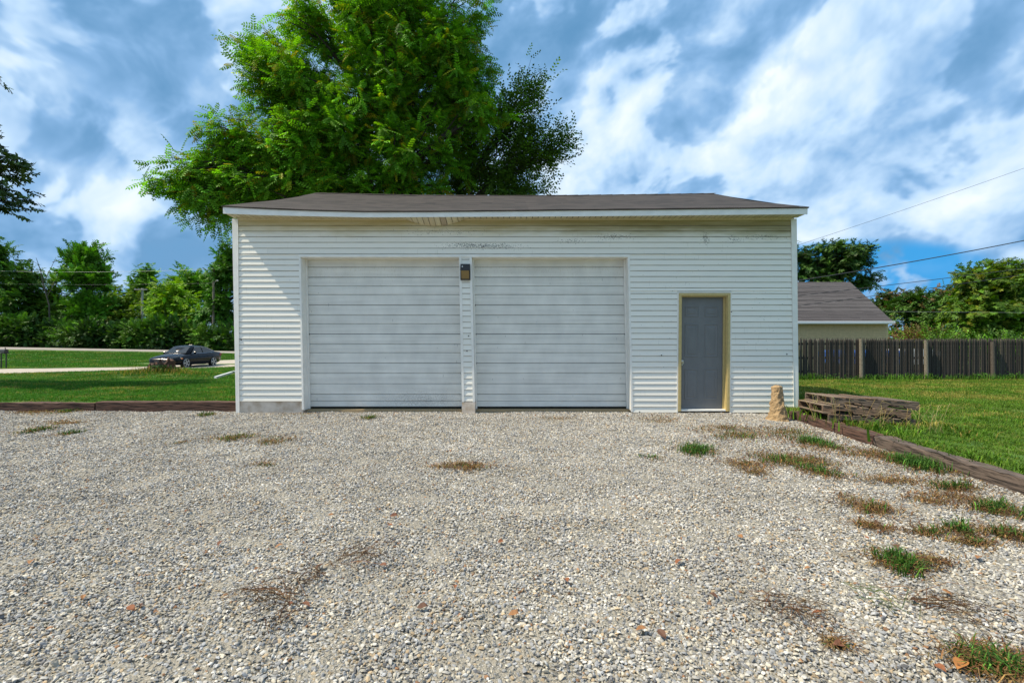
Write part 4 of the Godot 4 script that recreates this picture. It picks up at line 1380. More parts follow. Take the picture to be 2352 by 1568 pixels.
# ---------------------------------------------------------------- pallets
func make_pallets() -> void:
	var base := Vector3(4.63, 0.125, -7.02)
	var tilt := Basis(Vector3(0, 0, 1), -0.055) * Basis(Vector3(1, 0, 0), -0.03)
	var specs := [
		[Vector3(-0.04, 0.0, 0.02), 0.17, 0, "grey bottom pallet of the stack beside the right-hand landscape timber"],
		[Vector3(-0.10, 0.125, -0.03), 0.22, 1, "brown notched pallet in the middle of the stack"],
		[Vector3(0.05, 0.25, -0.06), 0.20, 2, "top pallet of the stack, its deck boards showing"]]
	for s in specs:
		var p := thing("pallet", s[3], "pallet", base + tilt * s[0], 0.0, "wooden pallets stacked beside the garage")
		p.transform.basis = tilt * Basis(Vector3.UP, -s[1])
		var L := 1.12
		var D := 1.0
		for k in 3:       # stringers, notched underneath for the forks
			var z: float = [0.0, -D * 0.5 + 0.02, -D + 0.04][k]
			var m: Material = M.plank[[3, 0, 1][s[2]]]
			var st := MB.new()
			var y0 := 0.018
			var y1 := 0.104
			var out := [Vector2(0, y0), Vector2(0.16, y0), Vector2(0.19, y0 + 0.036), Vector2(0.38, y0 + 0.036), Vector2(0.41, y0), Vector2(0.71, y0), Vector2(0.74, y0 + 0.036), Vector2(0.93, y0 + 0.036), Vector2(0.96, y0), Vector2(L, y0)]
			for q in out.size() - 1:
				var a: Vector2 = out[q]
				var b: Vector2 = out[q + 1]
				st.quad(Vector3(a.x, a.y, z), Vector3(b.x, b.y, z), Vector3(b.x, y1, z), Vector3(a.x, y1, z))
				st.quad(Vector3(b.x, b.y, z - 0.038), Vector3(a.x, a.y, z - 0.038), Vector3(a.x, y1, z - 0.038), Vector3(b.x, y1, z - 0.038))
				st.quad(Vector3(a.x, a.y, z - 0.038), Vector3(b.x, b.y, z - 0.038), Vector3(b.x, b.y, z), Vector3(a.x, a.y, z))
			st.quad(Vector3(0, y0, z - 0.038), Vector3(0, y0, z), Vector3(0, y1, z), Vector3(0, y1, z - 0.038))
			st.quad(Vector3(L, y0, z), Vector3(L, y0, z - 0.038), Vector3(L, y1, z - 0.038), Vector3(L, y1, z))
			st.quad(Vector3(0, y1, z), Vector3(L, y1, z), Vector3(L, y1, z - 0.038), Vector3(0, y1, z - 0.038))
			put(p, "stringer", st, m)
		var bx := 0.0
		for k in 7:
			var w := 0.125 if k in [0, 6] else rr(0.08, 0.10)
			bx = [0.0, 0.175, 0.335, 0.505, 0.665, 0.835, 0.995][k]
			var bd := MB.new()
			bd.xf = Transform3D(Basis(Vector3(0, 0, 1), rr(-0.012, 0.012)), Vector3(bx, 0.1045, 0))
			bd.cbox(Vector3(0, 0, -D + rr(-0.01, 0.01)), Vector3(w, 0.0175, rr(0.0, 0.012)), 0.003)
			var dk := put(p, "deck_board", bd, M.plank[rng.randi_range(0, 3)])
			if s[2] == 2 and k == 3:
				dk.rotation.z = 0.02
		for k in 3:
			var bd := MB.new()
			bx = [0.0, 0.51, 1.0][k]
			bd.cbox(Vector3(bx, 0.0, -D), Vector3(bx + 0.11, 0.0172, 0.005), 0.003)
			put(p, "bottom_board", bd, M.plank[rng.randi_range(0, 3)])

# ---------------------------------------------------------------- wires
func wire(label: String, a: Vector3, b: Vector3, sag: float, r: float, m: Material) -> void:
	var pts := []
	var rad := []
	for i in 33:
		var t := i / 32.0
		pts.append(a.lerp(b, t) - Vector3(0, sag * 4.0 * t * (1.0 - t), 0))
		rad.append(r)
	var mb := MB.new()
	mb.tube(pts, rad, 5)
	tag(put(self, "utility_wire", mb, m), label, "wire", "overhead wires")

func make_wires() -> void:
	wire("thin dark wire slanting highest across the sky on the right", at(1700, 606, 26.0), at(3000, 147, 26.0), 0.25, 0.008, M.wire)
	wire("thick dark twisted cable sagging over the neighbor's roof and the trees on the right", at(1500, 690, 20.5), at(3100, 376, 20.5), 0.55, 0.020, M.wire)
	wire("upper of the two close dark wires passing in front of the neighbor's roof", at(1640, 700, 21.0), at(3100, 512, 21.0), 0.15, 0.013, M.wire)
	wire("lower of the two close dark wires passing in front of the neighbor's roof", at(1640, 725, 21.5), at(3100, 505, 21.5), 0.25, 0.013, M.wire)
	wire("pale level wire crossing before the trees right of the neighbor's garage", at(1900, 714, 27.0), at(3100, 722, 27.0), 0.02, 0.005, M.wire_pale)
	wire("pale wire running level from the bare pole toward the spiky tree", at(-200, 614, 62.0), at(489, 617, 62.0), 0.5, 0.013, M.wire_pale)
	wire("pale wire continuing level from the bare pole behind the garage", at(489, 617, 62.0), at(1100, 622, 62.0), 0.4, 0.013, M.wire_pale)
	wire("faint wire crossing the far trees below the pole top", at(-200, 646, 62.0), at(489, 650, 62.0), 0.3, 0.004, M.wire_pale)

# ---------------------------------------------------------------- foliage
func compound_leaf(pairs: int, length: float, lw: float) -> ArrayMesh:   # along +x, upper side +y, drooping
	var mb := MB.new()
	var rach := func(t: float) -> Vector3:
		return Vector3(length * t, -0.16 * length * t * t, 0)
	for i in pairs:
		var t := lerpf(0.16, 0.95, float(i) / (pairs - 1))
		var p: Vector3 = rach.call(t)
		var l := length * lerpf(0.26, 0.20, absf(t - 0.5) * 2.0) * rr(0.9, 1.1)
		for s in [-1.0, 1.0]:
			var dir := Vector3(0.42, -0.22, s).normalized()
			var side := Vector3(1, 0.05, -s * 0.42).normalized() * lw * 0.5
			var m: Vector3 = p + dir * l * 0.42
			var tip: Vector3 = p + dir * l - Vector3(0, l * 0.16, 0)
			if s > 0:
				mb.quad(p, m + side, tip, m - side)
			else:
				mb.quad(p, m - side, tip, m + side)
	var e: Vector3 = rach.call(1.0)
	var tip2 := e + Vector3(length * 0.2, -length * 0.1, 0)
	mb.quad(e, e + Vector3(length * 0.09, -0.01, lw * 0.5), tip2, e + Vector3(length * 0.09, -0.01, -lw * 0.5))
	for i in 3:     # the rachis
		var a: Vector3 = rach.call(i / 3.0)
		var b: Vector3 = rach.call((i + 1) / 3.0)
		mb.quad(a - Vector3(0, 0, 0.003), a + Vector3(0, 0, 0.003), b + Vector3(0, 0, 0.003), b - Vector3(0, 0, 0.003))
	return mb.mesh()

func spray(n: int, length: float, leaf: float, wide: float) -> ArrayMesh:   # a twig along +x set with simple leaves
	var mb := MB.new()
	for i in n:
		var t := (i + 0.6) / n
		var p := Vector3(length * t, rr(-0.05, 0.05) * length, 0)
		var s := 1.0 if i % 2 == 0 else -1.0
		var dir := Vector3(rr(0.15, 0.8), rr(-0.55, 0.35), s * rr(0.5, 1.0)).normalized()
		if i == n - 1:
			dir = Vector3(1, -0.2, rr(-0.2, 0.2)).normalized()
		var l := leaf * rr(0.7, 1.15)
		var up := Vector3(rr(-0.45, 0.45), 1, rr(-0.45, 0.45)).normalized()
		var side := dir.cross(up).normalized() * l * wide * 0.5
		var m := p + dir * l * 0.45
		var fold := up * l * 0.08
		mb.tri(p, m - side + fold, p + dir * l); mb.tri(p, p + dir * l, m + side + fold)
	return mb.mesh()

func lobed_spray(n: int, length: float, leaf: float) -> ArrayMesh:     # maple-like leaves: three points each
	var mb := MB.new()
	for i in n:
		var t := (i + 0.6) / n
		var p := Vector3(length * t, rr(-0.08, 0.08) * length, rr(-0.05, 0.05))
		var s := 1.0 if i % 2 == 0 else -1.0
		var dir := Vector3(rr(0.1, 0.7), rr(-0.7, 0.1), s * rr(0.5, 1.0)).normalized()
		var up := Vector3(rr(-0.5, 0.5), 1, rr(-0.5, 0.5)).normalized()
		var side := dir.cross(up).normalized()
		var l := leaf * rr(0.7, 1.15)
		for a in [-0.95, 0.0, 0.95]:
			var q: Vector3 = (dir * cos(a) + side * sin(a))
			var w: Vector3 = (side * cos(a) - dir * sin(a)) * l * 0.2
			var k := 1.0 if a == 0.0 else 0.8
			mb.quad(p, p + q * l * 0.5 * k - w, p + q * l * k, p + q * l * 0.5 * k + w)
	return mb.mesh()

# A tree: trunk, one limb for every lobe of the crown, boughs off the limbs, leaves along the boughs.
# lobes: [centre, half sizes, boughs, leaves]
func tree(called: String, label: String, group: String, foot: Vector3, trunk_top: Vector3, r0: float, lobes: Array, meshes: Array, lm: Material, bark: Material, tint: Color, look := {}) -> Node3D:
	var t := thing(called, label, "tree", foot, 0.0, group)
	var spread: float = look.get("spread", 0.4)
	var vary: float = look.get("vary", 0.28)
	var droop: float = look.get("droop", 0.35)
	var up_bias: float = look.get("up", 0.15)
	var odd: Color = look.get("odd", tint)
	var odd_share: float = look.get("odd_share", 0.0)
	var size: float = look.get("size", 1.0)
	var bunch: int = look.get("bunch", 1)
	var top := trunk_top - foot
	var tr := MB.new()
	var tp := []
	var trr := []
	for i in 9:
		var k := i / 8.0
		tp.append(top * k + Vector3(rr(-1, 1), 0, rr(-1, 1)) * r0 * 0.35 * k * (1.0 - k) * 3.0)
		trr.append(r0 * lerpf(1.0, 0.42, k) * (1.0 + 0.5 * exp(-k * 12.0)))
	tp[0].y -= 0.15
	tr.tube(tp, trr, 10)
	put(t, "trunk", tr, bark, true)
	var places := []
	var tints := []
	for lobe in lobes:
		var c: Vector3 = lobe[0] - foot
		var h: Vector3 = lobe[1]
		var lb := MB.new()
		var f := clampf(0.35 + 0.6 * (c.y / maxf(top.y, 0.1) - 0.3), 0.3, 0.98)
		if lobe.size() > 4:
			f = lobe[4]
		var start: Vector3 = tp[int(f * 8)].lerp(tp[mini(int(f * 8) + 1, 8)], fmod(f * 8, 1.0))
		var away := c - start
		var lr := clampf(r0 * 0.16 + 0.06 * sqrt(away.length() * h.length()) * r0 * 2.0, r0 * 0.08, r0 * 0.5)
		var ctrl := start + away * 0.45 + Vector3(0, away.length() * up_bias, 0)
		var lp := []
		var lrr := []
		for i in 9:
			var k := i / 8.0
			lp.append(start.lerp(ctrl, k).lerp(ctrl.lerp(c, k), k) + Vector3(rr(-1, 1), rr(-1, 1), rr(-1, 1)) * 0.05 * away.length() * k * (1.0 - k))
			lrr.append(lerpf(lr, lr * 0.25, k))
		lb.tube(lp, lrr, 7)
		var bough_n: int = lobe[2]
		var ends := []
		for b in bough_n:
			var k := rr(0.35, 1.0)
			var s: Vector3 = lp[int(k * 8)]
			var dir := Vector3(rng.randfn(), rng.randfn(), rng.randfn()).normalized()
			var e := c + dir * h * pow(rr(0.1, 1.0), 0.42)
			var m := s.lerp(e, 0.5) + Vector3(0, s.distance_to(e) * up_bias * 0.8, 0) + Vector3(rr(-1, 1), rr(-1, 1), rr(-1, 1)) * 0.08 * s.distance_to(e)
			var bp := [s, s.lerp(m, 0.55), m, m.lerp(e, 0.55), e]
			var br := clampf(lr * 0.22, 0.008, 0.06)
			lb.tube(bp, [br, br * 0.8, br * 0.6, br * 0.4, br * 0.15], 4, false)
			ends.append(bp)
		put(t, "limb", lb, bark)
		var knot := Vector3.ZERO
		var knot_out := Vector3.UP
		var knot_tone := 1.0
		for i in int(lobe[3] * look.get("more", 1.0)):
			var bp: Array = ends[rng.randi_range(0, ends.size() - 1)]
			var k := pow(rr(0.04, 1.0), 0.6) * 4.0
			var a := int(minf(k, 3.0))
			var p: Vector3 = bp[a].lerp(bp[a + 1], k - a)
			var out: Vector3 = (bp[4] - bp[1]).normalized()
			if i % bunch == 0:
				knot = p + (Vector3(rng.randfn(), rng.randfn(), rng.randfn()) * spread * 0.5).limit_length(spread * 0.85)
				knot_out = (out + Vector3(rng.randfn(), rng.randfn(), rng.randfn()) * 0.4).normalized()
				knot_tone = exp(rng.randfn() * vary * 0.7)
			p = knot + Vector3(rng.randfn(), rng.randfn(), rng.randfn()) * (0.04 if bunch > 1 else 0.0)
			out = knot_out
			var dir := (out * 0.7 + Vector3(rng.randfn(), rng.randfn() * 0.6, rng.randfn()) * 0.7 + Vector3(0, -droop, 0)).normalized()
			var upv := (Vector3(rng.randfn() * 0.4, 1.0, rng.randfn() * 0.4) + out * 0.25).normalized()
			var z := dir.cross(upv).normalized()
			var y := z.cross(dir)
			var sc := size * rr(0.72, 1.2)
			places.append(Transform3D(Basis(dir * sc, y * sc, z * sc), p))
			var q := exp(rng.randfn() * vary * 0.7) * knot_tone
			var col := (odd if rng.randf() < odd_share else tint)
			tints.append(Color(col.r * q * rr(0.85, 1.2), col.g * q, col.b * q))
	var n: int = meshes.size()
	for m in n:
		var pl := []
		var ti := []
		for i in range(m, places.size(), n):
			pl.append(places[i]); ti.append(tints[i])
		kind(scatter(t, "crown", meshes[m], lm, pl, ti), "stuff")
	return t

func lobe(x: float, y: float, d: float, rx: float, ry: float, rz: float, boughs: int, leaves: int) -> Array:
	return [at(x, y, d), Vector3(rx / FOC * d, ry / FOC * d, rz), boughs, leaves]

func shrub(label: String, group: String, x: float, d: float, w: float, h: float, leaves: int, meshes: Array, tint: Color, lm: Material, look := {}) -> void:
	var foot := Vector3(x, lawn_y(x, d), -d)
	var t := thing("shrub", label, "shrub", foot, 0.0, group)
	var st := MB.new()
	var ends := []
	for k in 7:
		var a := rr(0, TAU)
		var e := Vector3(cos(a) * w * 0.4, h * rr(0.6, 0.95), sin(a) * w * 0.3)
		var m := e * 0.5 + Vector3(0, h * 0.15, 0)
		st.tube([Vector3(rr(-0.1, 0.1), -0.1, rr(-0.1, 0.1)), m, e], [0.04, 0.025, 0.01], 4, false)
	put(t, "stem", st, M.bark)
	var places := []
	var tints := []
	var odd: Color = look.get("odd", tint)
	var odd_share: float = look.get("odd_share", 0.0)
	var lumps := []
	for k in 9:
		lumps.append([Vector3(rr(-0.36, 0.36) * w, rr(0.15, 0.72) * h, rr(-0.3, 0.3) * w), rr(0.22, 0.38)])
	for i in leaves:
		var l: Array = lumps[rng.randi_range(0, 8)]
		var dir := Vector3(rng.randfn(), rng.randfn(), rng.randfn()).normalized()
		var p: Vector3 = l[0] + dir * pow(rng.randf(), 0.4) * Vector3(w * l[1], h * l[1] * 0.85, w * l[1])
		p.y = maxf(p.y, 0.05)
		var f := (dir + Vector3(rng.randfn(), rng.randfn(), rng.randfn()) * 0.5 + Vector3(0, 0.1, 0)).normalized()
		var z := f.cross(Vector3(rr(-0.3, 0.3), 1, rr(-0.3, 0.3)).normalized()).normalized()
		var sc: float = rr(0.7, 1.25) * look.get("size", 1.0)
		places.append(Transform3D(Basis(f * sc, z.cross(f) * sc, z * sc), p))
		var q := exp(rng.randfn() * 0.3)
		var col := (odd if rng.randf() < odd_share else tint)
		tints.append(Color(col.r * q * rr(0.85, 1.2), col.g * q, col.b * q))
	var fo := scatter(t, "foliage", meshes[rng.randi_range(0, meshes.size() - 1)], lm, places, tints)
	kind(fo, "stuff")

func make_trees() -> void:
	var walnut := [compound_leaf(5, 0.43, 0.056), compound_leaf(6, 0.48, 0.054), compound_leaf(5, 0.37, 0.052)]
	var small := [spray(9, 0.42, 0.085, 0.62), spray(7, 0.34, 0.08, 0.6)]
	var big := [lobed_spray(9, 0.7, 0.26), lobed_spray(8, 0.6, 0.24)]
	var far_ := [spray(16, 1.0, 0.34, 0.6), spray(14, 0.9, 0.30, 0.55), lobed_spray(9, 1.0, 0.36)]
	var D := 18.2
	# --- the walnut behind the garage
	var L := []
	L.append(lobe(900, 210, D, 170, 150, 2.6, 70, 2000))
	L.append(lobe(850, 20, D, 170, 130, 2.6, 55, 1500))
	L.append(lobe(960, -120, D, 190, 150, 2.8, 40, 1000))
	L.append(lobe(1030, 70, D, 110, 110, 2.2, 40, 1000))
	L.append(lobe(1070, 190, D, 80, 90, 1.9, 28, 650))
	L.append(lobe(1130, 250, D - 0.5, 40, 40, 1.0, 10, 170))
	L.append(lobe(700, 60, D - 0.3, 60, 70, 1.3, 16, 330))
	L.append(lobe(690, 190, D - 0.4, 85, 80, 1.7, 30, 800))
	L.append(lobe(600, 170, D - 0.6, 60, 60, 1.3, 20, 420))
	L.append(lobe(565, 95, D - 0.6, 30, 38, 0.7, 9, 130))
	L.append(lobe(620, 255, D - 0.5, 45, 40, 1.0, 12, 230))
	L.append(lobe(760, 320, D - 0.6, 110, 80, 2.0, 36, 1000))
	L.append(lobe(640, 365, D - 1.2, 85, 70, 1.6, 40, 850))
	L.append(lobe(505, 330, D - 1.5, 50, 64, 1.1, 26, 420))
	L.append(lobe(535, 405, D - 1.6, 85, 50, 1.2, 36, 620))
	L.append(lobe(425, 395, D - 1.8, 52, 40, 0.9, 20, 330))
	L.append(lobe(385, 438, D - 1.9, 36, 32, 0.7, 14, 190))
	L.append(lobe(470, 470, D - 1.9, 36, 46, 0.8, 18, 290))
	L.append(lobe(950, 350, D, 130, 80, 2.2, 40, 520))
	L.append(lobe(790, 420, D - 0.4, 140, 45, 1.6, 32, 640))
	L.append(lobe(650, 430, D - 0.9, 100, 40, 1.3, 22, 500))
	L.append(lobe(1060, 330, D + 0.4, 80, 80, 1.6, 22, 260))
	L.append(lobe(965, 425, D + 0.6, 85, 30, 1.2, 20, 260))
	var foot := Vector3(-4.35, lawn_y(-4.35, D), -D)
	tree("walnut_tree", "tall bright green tree with feathery leaves towering behind the garage", "", foot, at(905, 300, D), 0.42, L, walnut, M.leaf, M.bark, Color(0.138, 0.345, 0.020),
		{"more": 2.45, "bunch": 6, "spread": 0.55, "vary": 0.38, "droop": 0.35, "up": 0.12, "odd": Color(0.30, 0.30, 0.02), "odd_share": 0.10})
	# --- the thinner one to its right
	D = 19.6
	L = []
	L.append(lobe(1190, 260, D, 70, 90, 1.6, 40, 360))
	L.append(lobe(1225, 175, D, 40, 42, 0.8, 14, 60))
	L.append(lobe(1150, 380, D, 110, 80, 1.8, 50, 520))
	L.append(lobe(1235, 330, D, 65, 70, 1.4, 34, 260))
	L.append(lobe(1285, 335, D, 52, 45, 0.9, 22, 150))
	L.append(lobe(1080, 330, D + 0.6, 80, 90, 1.6, 36, 420))
	L.append(lobe(1210, 430, D, 80, 30, 1.2, 20, 200))
	L.append(lobe(1040, 420, D + 0.6, 70, 50, 1.3, 24, 300))
	foot = Vector3(at(1075, 784, D).x, lawn_y(-1.8, D), -D)
	tree("tree", "thin dark small-leaved tree leaning out behind the garage, right of the feathery tree", "", foot, at(1080, 400, D), 0.17, L, small, M.leaf, M.bark, Color(0.075, 0.155, 0.020),
		{"more": 2.1, "spread": 0.36, "vary": 0.35, "droop": 0.0, "up": 0.05, "size": 1.4})
	# --- the maple off to the left, one limb reaching into view
	L = []
	var md := 13.0
	L.append([Vector3(-13.85, 6.0, -md), Vector3(0.62, 0.42, 0.8), 16, 170])
	L.append([Vector3(-13.9, 5.25, -md), Vector3(0.62, 0.34, 0.8), 16, 150])
	L.append([Vector3(-14.15, 6.6, -md), Vector3(0.6, 0.5, 0.9), 14, 150])
	L.append([Vector3(-17.5, 9.0, -md), Vector3(2.6, 2.6, 2.4), 50, 1500])
	L.append([Vector3(-20.5, 8.0, -md - 0.5), Vector3(3.2, 2.6, 2.6), 50, 1500])
	L.append([Vector3(-16.6, 6.2, -md - 0.2), Vector3(1.5, 1.8, 1.4), 30, 600])
	L.append([Vector3(-23.0, 6.5, -md), Vector3(2.2, 2.2, 2.0), 30, 800])
	L.append([Vector3(-18.5, 11.5, -md), Vector3(2.4, 1.8, 2.2), 30, 800])
	tree("maple_tree", "dark-leaved tree whose limb hangs into the sky at the upper left edge", "", Vector3(-19.5, lawn_y(-19.5, md), -md), Vector3(-19.2, 7.0, -md), 0.34, L, [lobed_spray(8, 0.40, 0.15), lobed_spray(7, 0.34, 0.14)], M.leaf_dark, M.bark, Color(0.036, 0.075, 0.012), {"spread": 0.25, "droop": 0.4, "up": 0.1})
	# --- the trees beyond the road, left of the garage
	var g := "trees beyond the road on the left"
	var dark := Color(0.075, 0.175, 0.02)
	var mid := Color(0.125, 0.285, 0.02)
	var lime := Color(0.20, 0.37, 0.02)
	var foot_at := func(x: float, d: float) -> Vector3:
		var p := at(x, 784, d)
		return Vector3(p.x, lawn_y(p.x, d), -d)
	tree("broadleaf_tree", "large dark tree at the far left edge, taller than its neighbors", g, foot_at.call(15, 64), at(15, 640, 64), 0.4, [lobe(-10, 590, 64, 55, 60, 3.2, 30, 700), lobe(20, 680, 64, 60, 60, 3.4, 34, 900), lobe(60, 630, 64, 28, 30, 1.8, 14, 220), lobe(-60, 680, 64, 60, 90, 3.4, 20, 500), lobe(10, 745, 63, 60, 30, 2.5, 16, 420)], far_, M.leaf_dull, M.bark, dark, {"spread": 0.9, "size": 1.05})
	tree("broadleaf_tree", "upright spiky-topped green tree standing above the other far trees", g, foot_at.call(205, 65), at(200, 690, 65), 0.35, [lobe(195, 640, 65, 62, 52, 3.2, 60, 1000), lobe(170, 600, 65, 28, 38, 1.6, 26, 240), lobe(215, 590, 65, 32, 28, 1.5, 26, 240), lobe(235, 640, 65, 28, 26, 1.5, 18, 200), lobe(205, 715, 65, 60, 40, 3.0, 30, 700)], far_, M.leaf_dull, M.bark, Color(0.10, 0.26, 0.018), {"spread": 0.5, "up": 0.3, "droop": -0.5})
	tree("broadleaf_tree", "light green tree between the dark left tree and the spiky tree", g, foot_at.call(110, 68), at(110, 720, 68), 0.3, [lobe(105, 690, 68, 45, 40, 2.8, 26, 650), lobe(130, 650, 68, 20, 26, 1.4, 12, 90), lobe(80, 725, 67, 50, 36, 2.8, 22, 600), lobe(150, 720, 67, 40, 36, 2.6, 18, 480)], far_, M.leaf_dull, M.bark, Color(0.13, 0.25, 0.02), {"spread": 0.8})
	tree("broadleaf_tree", "rounded yellowish tree beside the pale crossarm pole", g, foot_at.call(285, 72), at(280, 700, 72), 0.3, [lobe(275, 690, 72, 48, 42, 3.2, 30, 800), lobe(250, 720, 71, 40, 40, 2.6, 22, 500), lobe(300, 735, 70, 40, 30, 2.6, 18, 480)], far_, M.leaf_dull, M.bark, Color(0.14, 0.24, 0.018), {"spread": 0.9})
	tree("broadleaf_tree", "dense pointed green tree rising right behind the crossarm pole", g, foot_at.call(320, 78), at(325, 680, 78), 0.35, [lobe(320, 660, 78, 40, 36, 3.0, 26, 650), lobe(335, 625, 78, 22, 22, 1.6, 14, 170), lobe(360, 680, 78, 40, 45, 3.2, 24, 650)], far_, M.leaf_dull, M.bark, mid, {"spread": 0.8})
	tree("broadleaf_tree", "bright lime-green tree right of the crossarm pole", g, foot_at.call(400, 66), at(400, 700, 66), 0.3, [lobe(395, 690, 66, 55, 48, 3.2, 36, 1000), lobe(370, 740, 65, 40, 34, 2.6, 22, 520), lobe(430, 730, 65, 45, 40, 2.8, 24, 600)], far_, M.leaf, M.bark, lime, {"spread": 0.9})
	tree("broadleaf_tree", "green tree with a rounded top left of the bare pole", g, foot_at.call(440, 76), at(440, 680, 76), 0.35, [lobe(440, 655, 76, 46, 44, 3.2, 30, 800), lobe(410, 640, 76, 28, 26, 2.0, 16, 240), lobe(480, 660, 76, 36, 40, 2.8, 20, 520)], far_, M.leaf_dull, M.bark, mid, {"spread": 0.8})
	tree("broadleaf_tree", "tall dark green tree rising close beside the garage's left corner", g, foot_at.call(520, 64), at(520, 660, 64), 0.4, [lobe(520, 620, 64, 40, 48, 2.8, 30, 700), lobe(530, 570, 64, 24, 26, 1.6, 16, 200), lobe(500, 700, 64, 44, 60, 3.0, 30, 800), lobe(560, 640, 64, 50, 70, 3.0, 24, 600), lobe(640, 660, 64, 60, 70, 3.0, 14, 400)], far_, M.leaf_dull, M.bark, Color(0.07, 0.19, 0.016), {"spread": 0.7})
	# dead snag
	var sn := thing("dead_tree", "bare broken dead tree leaning over the far trees on the left", "tree", foot_at.call(115, 63))
	var sb := MB.new()
	var o: Vector3 = sn.position
	sb.tube([Vector3(0, -0.2, 0), at(112, 700, 63) - o, at(98, 650, 63) - o, at(92, 620, 63) - o, at(82, 592, 63) - o], [0.11, 0.09, 0.07, 0.05, 0.02], 7)
	put(sn, "trunk", sb, M.bark_grey)
	for q in [[98, 650, 128, 590], [108, 680, 140, 618], [92, 620, 74, 600], [120, 602, 150, 598]]:
		var bm := MB.new()
		bm.tube([at(q[0], q[1], 63) - o, at((q[0] + q[2]) * 0.5 + 3, (q[1] + q[3]) * 0.5 - 4, 63) - o, at(q[2], q[3], 63) - o], [0.045, 0.03, 0.012], 5)
		put(sn, "limb", bm, M.bark_grey)
	# shrubs filling the foot of the wood
	var names := ["dark shrub below the far left tree", "dark low shrub in the shade of the light green tree", "dark green shrub under the spiky tree, left half", "wide dark shrub at the foot of the spiky tree", "shaded shrub left of the crossarm pole", "bushy shrub in front of the crossarm pole", "green shrub right of the crossarm pole's foot", "dull green shrub below the lime-green tree", "shrub left of the bare pole's foot", "dark shrub just right of the bare pole", "shrub beside the garage's left corner across the road"]
	for k in 11:
		var x := 5.0 + k * 54.0
		var dd := rr(60.8, 63.0)
		var p := at(x, 784, dd)
		shrub(names[k], "shrubs along the foot of the wood", p.x, dd, rr(3.6, 4.6), rr(3.0, 4.4), 900, far_, [dark, Color(0.04, 0.10, 0.018), Color(0.055, 0.13, 0.025)][k % 3], M.leaf_dark, {"size": 0.75, "odd": mid, "odd_share": 0.15})
	# --- right: behind the neighbour's garage
	var g2 := "trees behind the fence on the right"
	tree("broadleaf_tree", "round dark tree standing behind the neighbor's roof", g2, foot_at.call(1930, 33), at(1925, 660, 33), 0.28, [lobe(1935, 605, 33, 58, 46, 1.7, 50, 620), lobe(1905, 575, 33, 34, 26, 1.0, 18, 200), lobe(1975, 580, 33, 34, 34, 1.0, 20, 210), lobe(1990, 635, 33, 26, 28, 0.8, 12, 130), lobe(1900, 640, 33, 50, 30, 1.2, 22, 240), lobe(1850, 610, 33.5, 40, 46, 1.4, 34, 330), lobe(1820, 580, 33.5, 40, 30, 1.2, 20, 220)], big, M.leaf_dull, M.bark, Color(0.045, 0.105, 0.016), {"spread": 0.4, "size": 0.75, "vary": 0.35})
	tree("broadleaf_tree", "large leafy yellow-green tree at the right edge behind the fence", g2, foot_at.call(2300, 30), at(2290, 690, 30), 0.3, [lobe(2270, 660, 30, 70, 50, 1.8, 44, 800), lobe(2330, 640, 30, 60, 50, 1.8, 34, 650), lobe(2240, 715, 29.5, 65, 50, 1.7, 40, 750), lobe(2330, 720, 29.5, 70, 50, 1.8, 38, 750), lobe(2220, 640, 30, 24, 24, 0.9, 10, 120), lobe(2420, 640, 30, 70, 70, 1.8, 24, 500), lobe(2290, 765, 29, 110, 26, 1.5, 24, 500)], big, M.leaf, M.bark, Color(0.085, 0.175, 0.015), {"more": 1.5, "spread": 0.45, "size": 0.72, "vary": 0.35, "odd": Color(0.16, 0.20, 0.02), "odd_share": 0.2})
	tree("broadleaf_tree", "low green tree left of the yellow-green tree, beyond the neighbor's gutter", g2, foot_at.call(2140, 42), at(2140, 700, 42), 0.25, [lobe(2105, 698, 42, 55, 24, 2.0, 30, 560), lobe(2160, 696, 42, 42, 28, 1.8, 26, 480), lobe(2130, 738, 41, 70, 30, 2.0, 26, 560)], far_, M.leaf_dull, M.bark, Color(0.05, 0.115, 0.016), {"spread": 0.6, "size": 0.7, "odd": Color(0.13, 0.085, 0.03), "odd_share": 0.16})
	tree("broadleaf_tree", "distant dark tree line clump behind the low green tree", g2, foot_at.call(2080, 52), at(2080, 700, 52), 0.25, [lobe(2060, 690, 52, 45, 26, 2.4, 22, 500), lobe(2200, 690, 52, 50, 36, 2.4, 22, 520), lobe(2020, 700, 52, 30, 26, 2.0, 16, 300)], far_, M.leaf_dull, M.bark, Color(0.042, 0.088, 0.016), {"spread": 0.8, "size": 0.8, "odd": Color(0.11, 0.075, 0.025), "odd_share": 0.25})
	var rust := Color(0.155, 0.075, 0.030)
	for s in [[2040, 44.0, 6.0, 3.0, "wide dull green shrub far beyond the neighbor's gutter corner", Color(0.05, 0.11, 0.018)], [2150, 46.0, 7.0, 3.0, "broad dark shrub far behind the brown shrub", Color(0.045, 0.10, 0.018)], [2240, 44.0, 6.5, 3.2, "broad green shrub far behind the fence, left of the yellow-green tree", Color(0.055, 0.12, 0.018)], [2330, 43.0, 6.5, 3.2, "broad green shrub far behind the yellow-green tree's trunk", Color(0.055, 0.12, 0.018)], [2078, 25.6, 2.0, 2.5, "rust-brown withered shrub at the neighbor's garage corner", rust], [2120, 26.5, 2.0, 2.3, "brown and green shrub right of the neighbor's gutter", Color(0.10, 0.085, 0.025)], [2175, 24.5, 2.0, 2.0, "green shrub behind the fence right of the brown shrub", Color(0.055, 0.12, 0.016)], [2262, 23.5, 2.2, 2.0, "green shrub behind the fence below the yellow-green tree", Color(0.055, 0.125, 0.014)], [2350, 23.5, 2.2, 2.2, "green shrub behind the fence at the right edge of the photo", Color(0.05, 0.115, 0.014)]]:
		var p := at(s[0], 784, s[1])
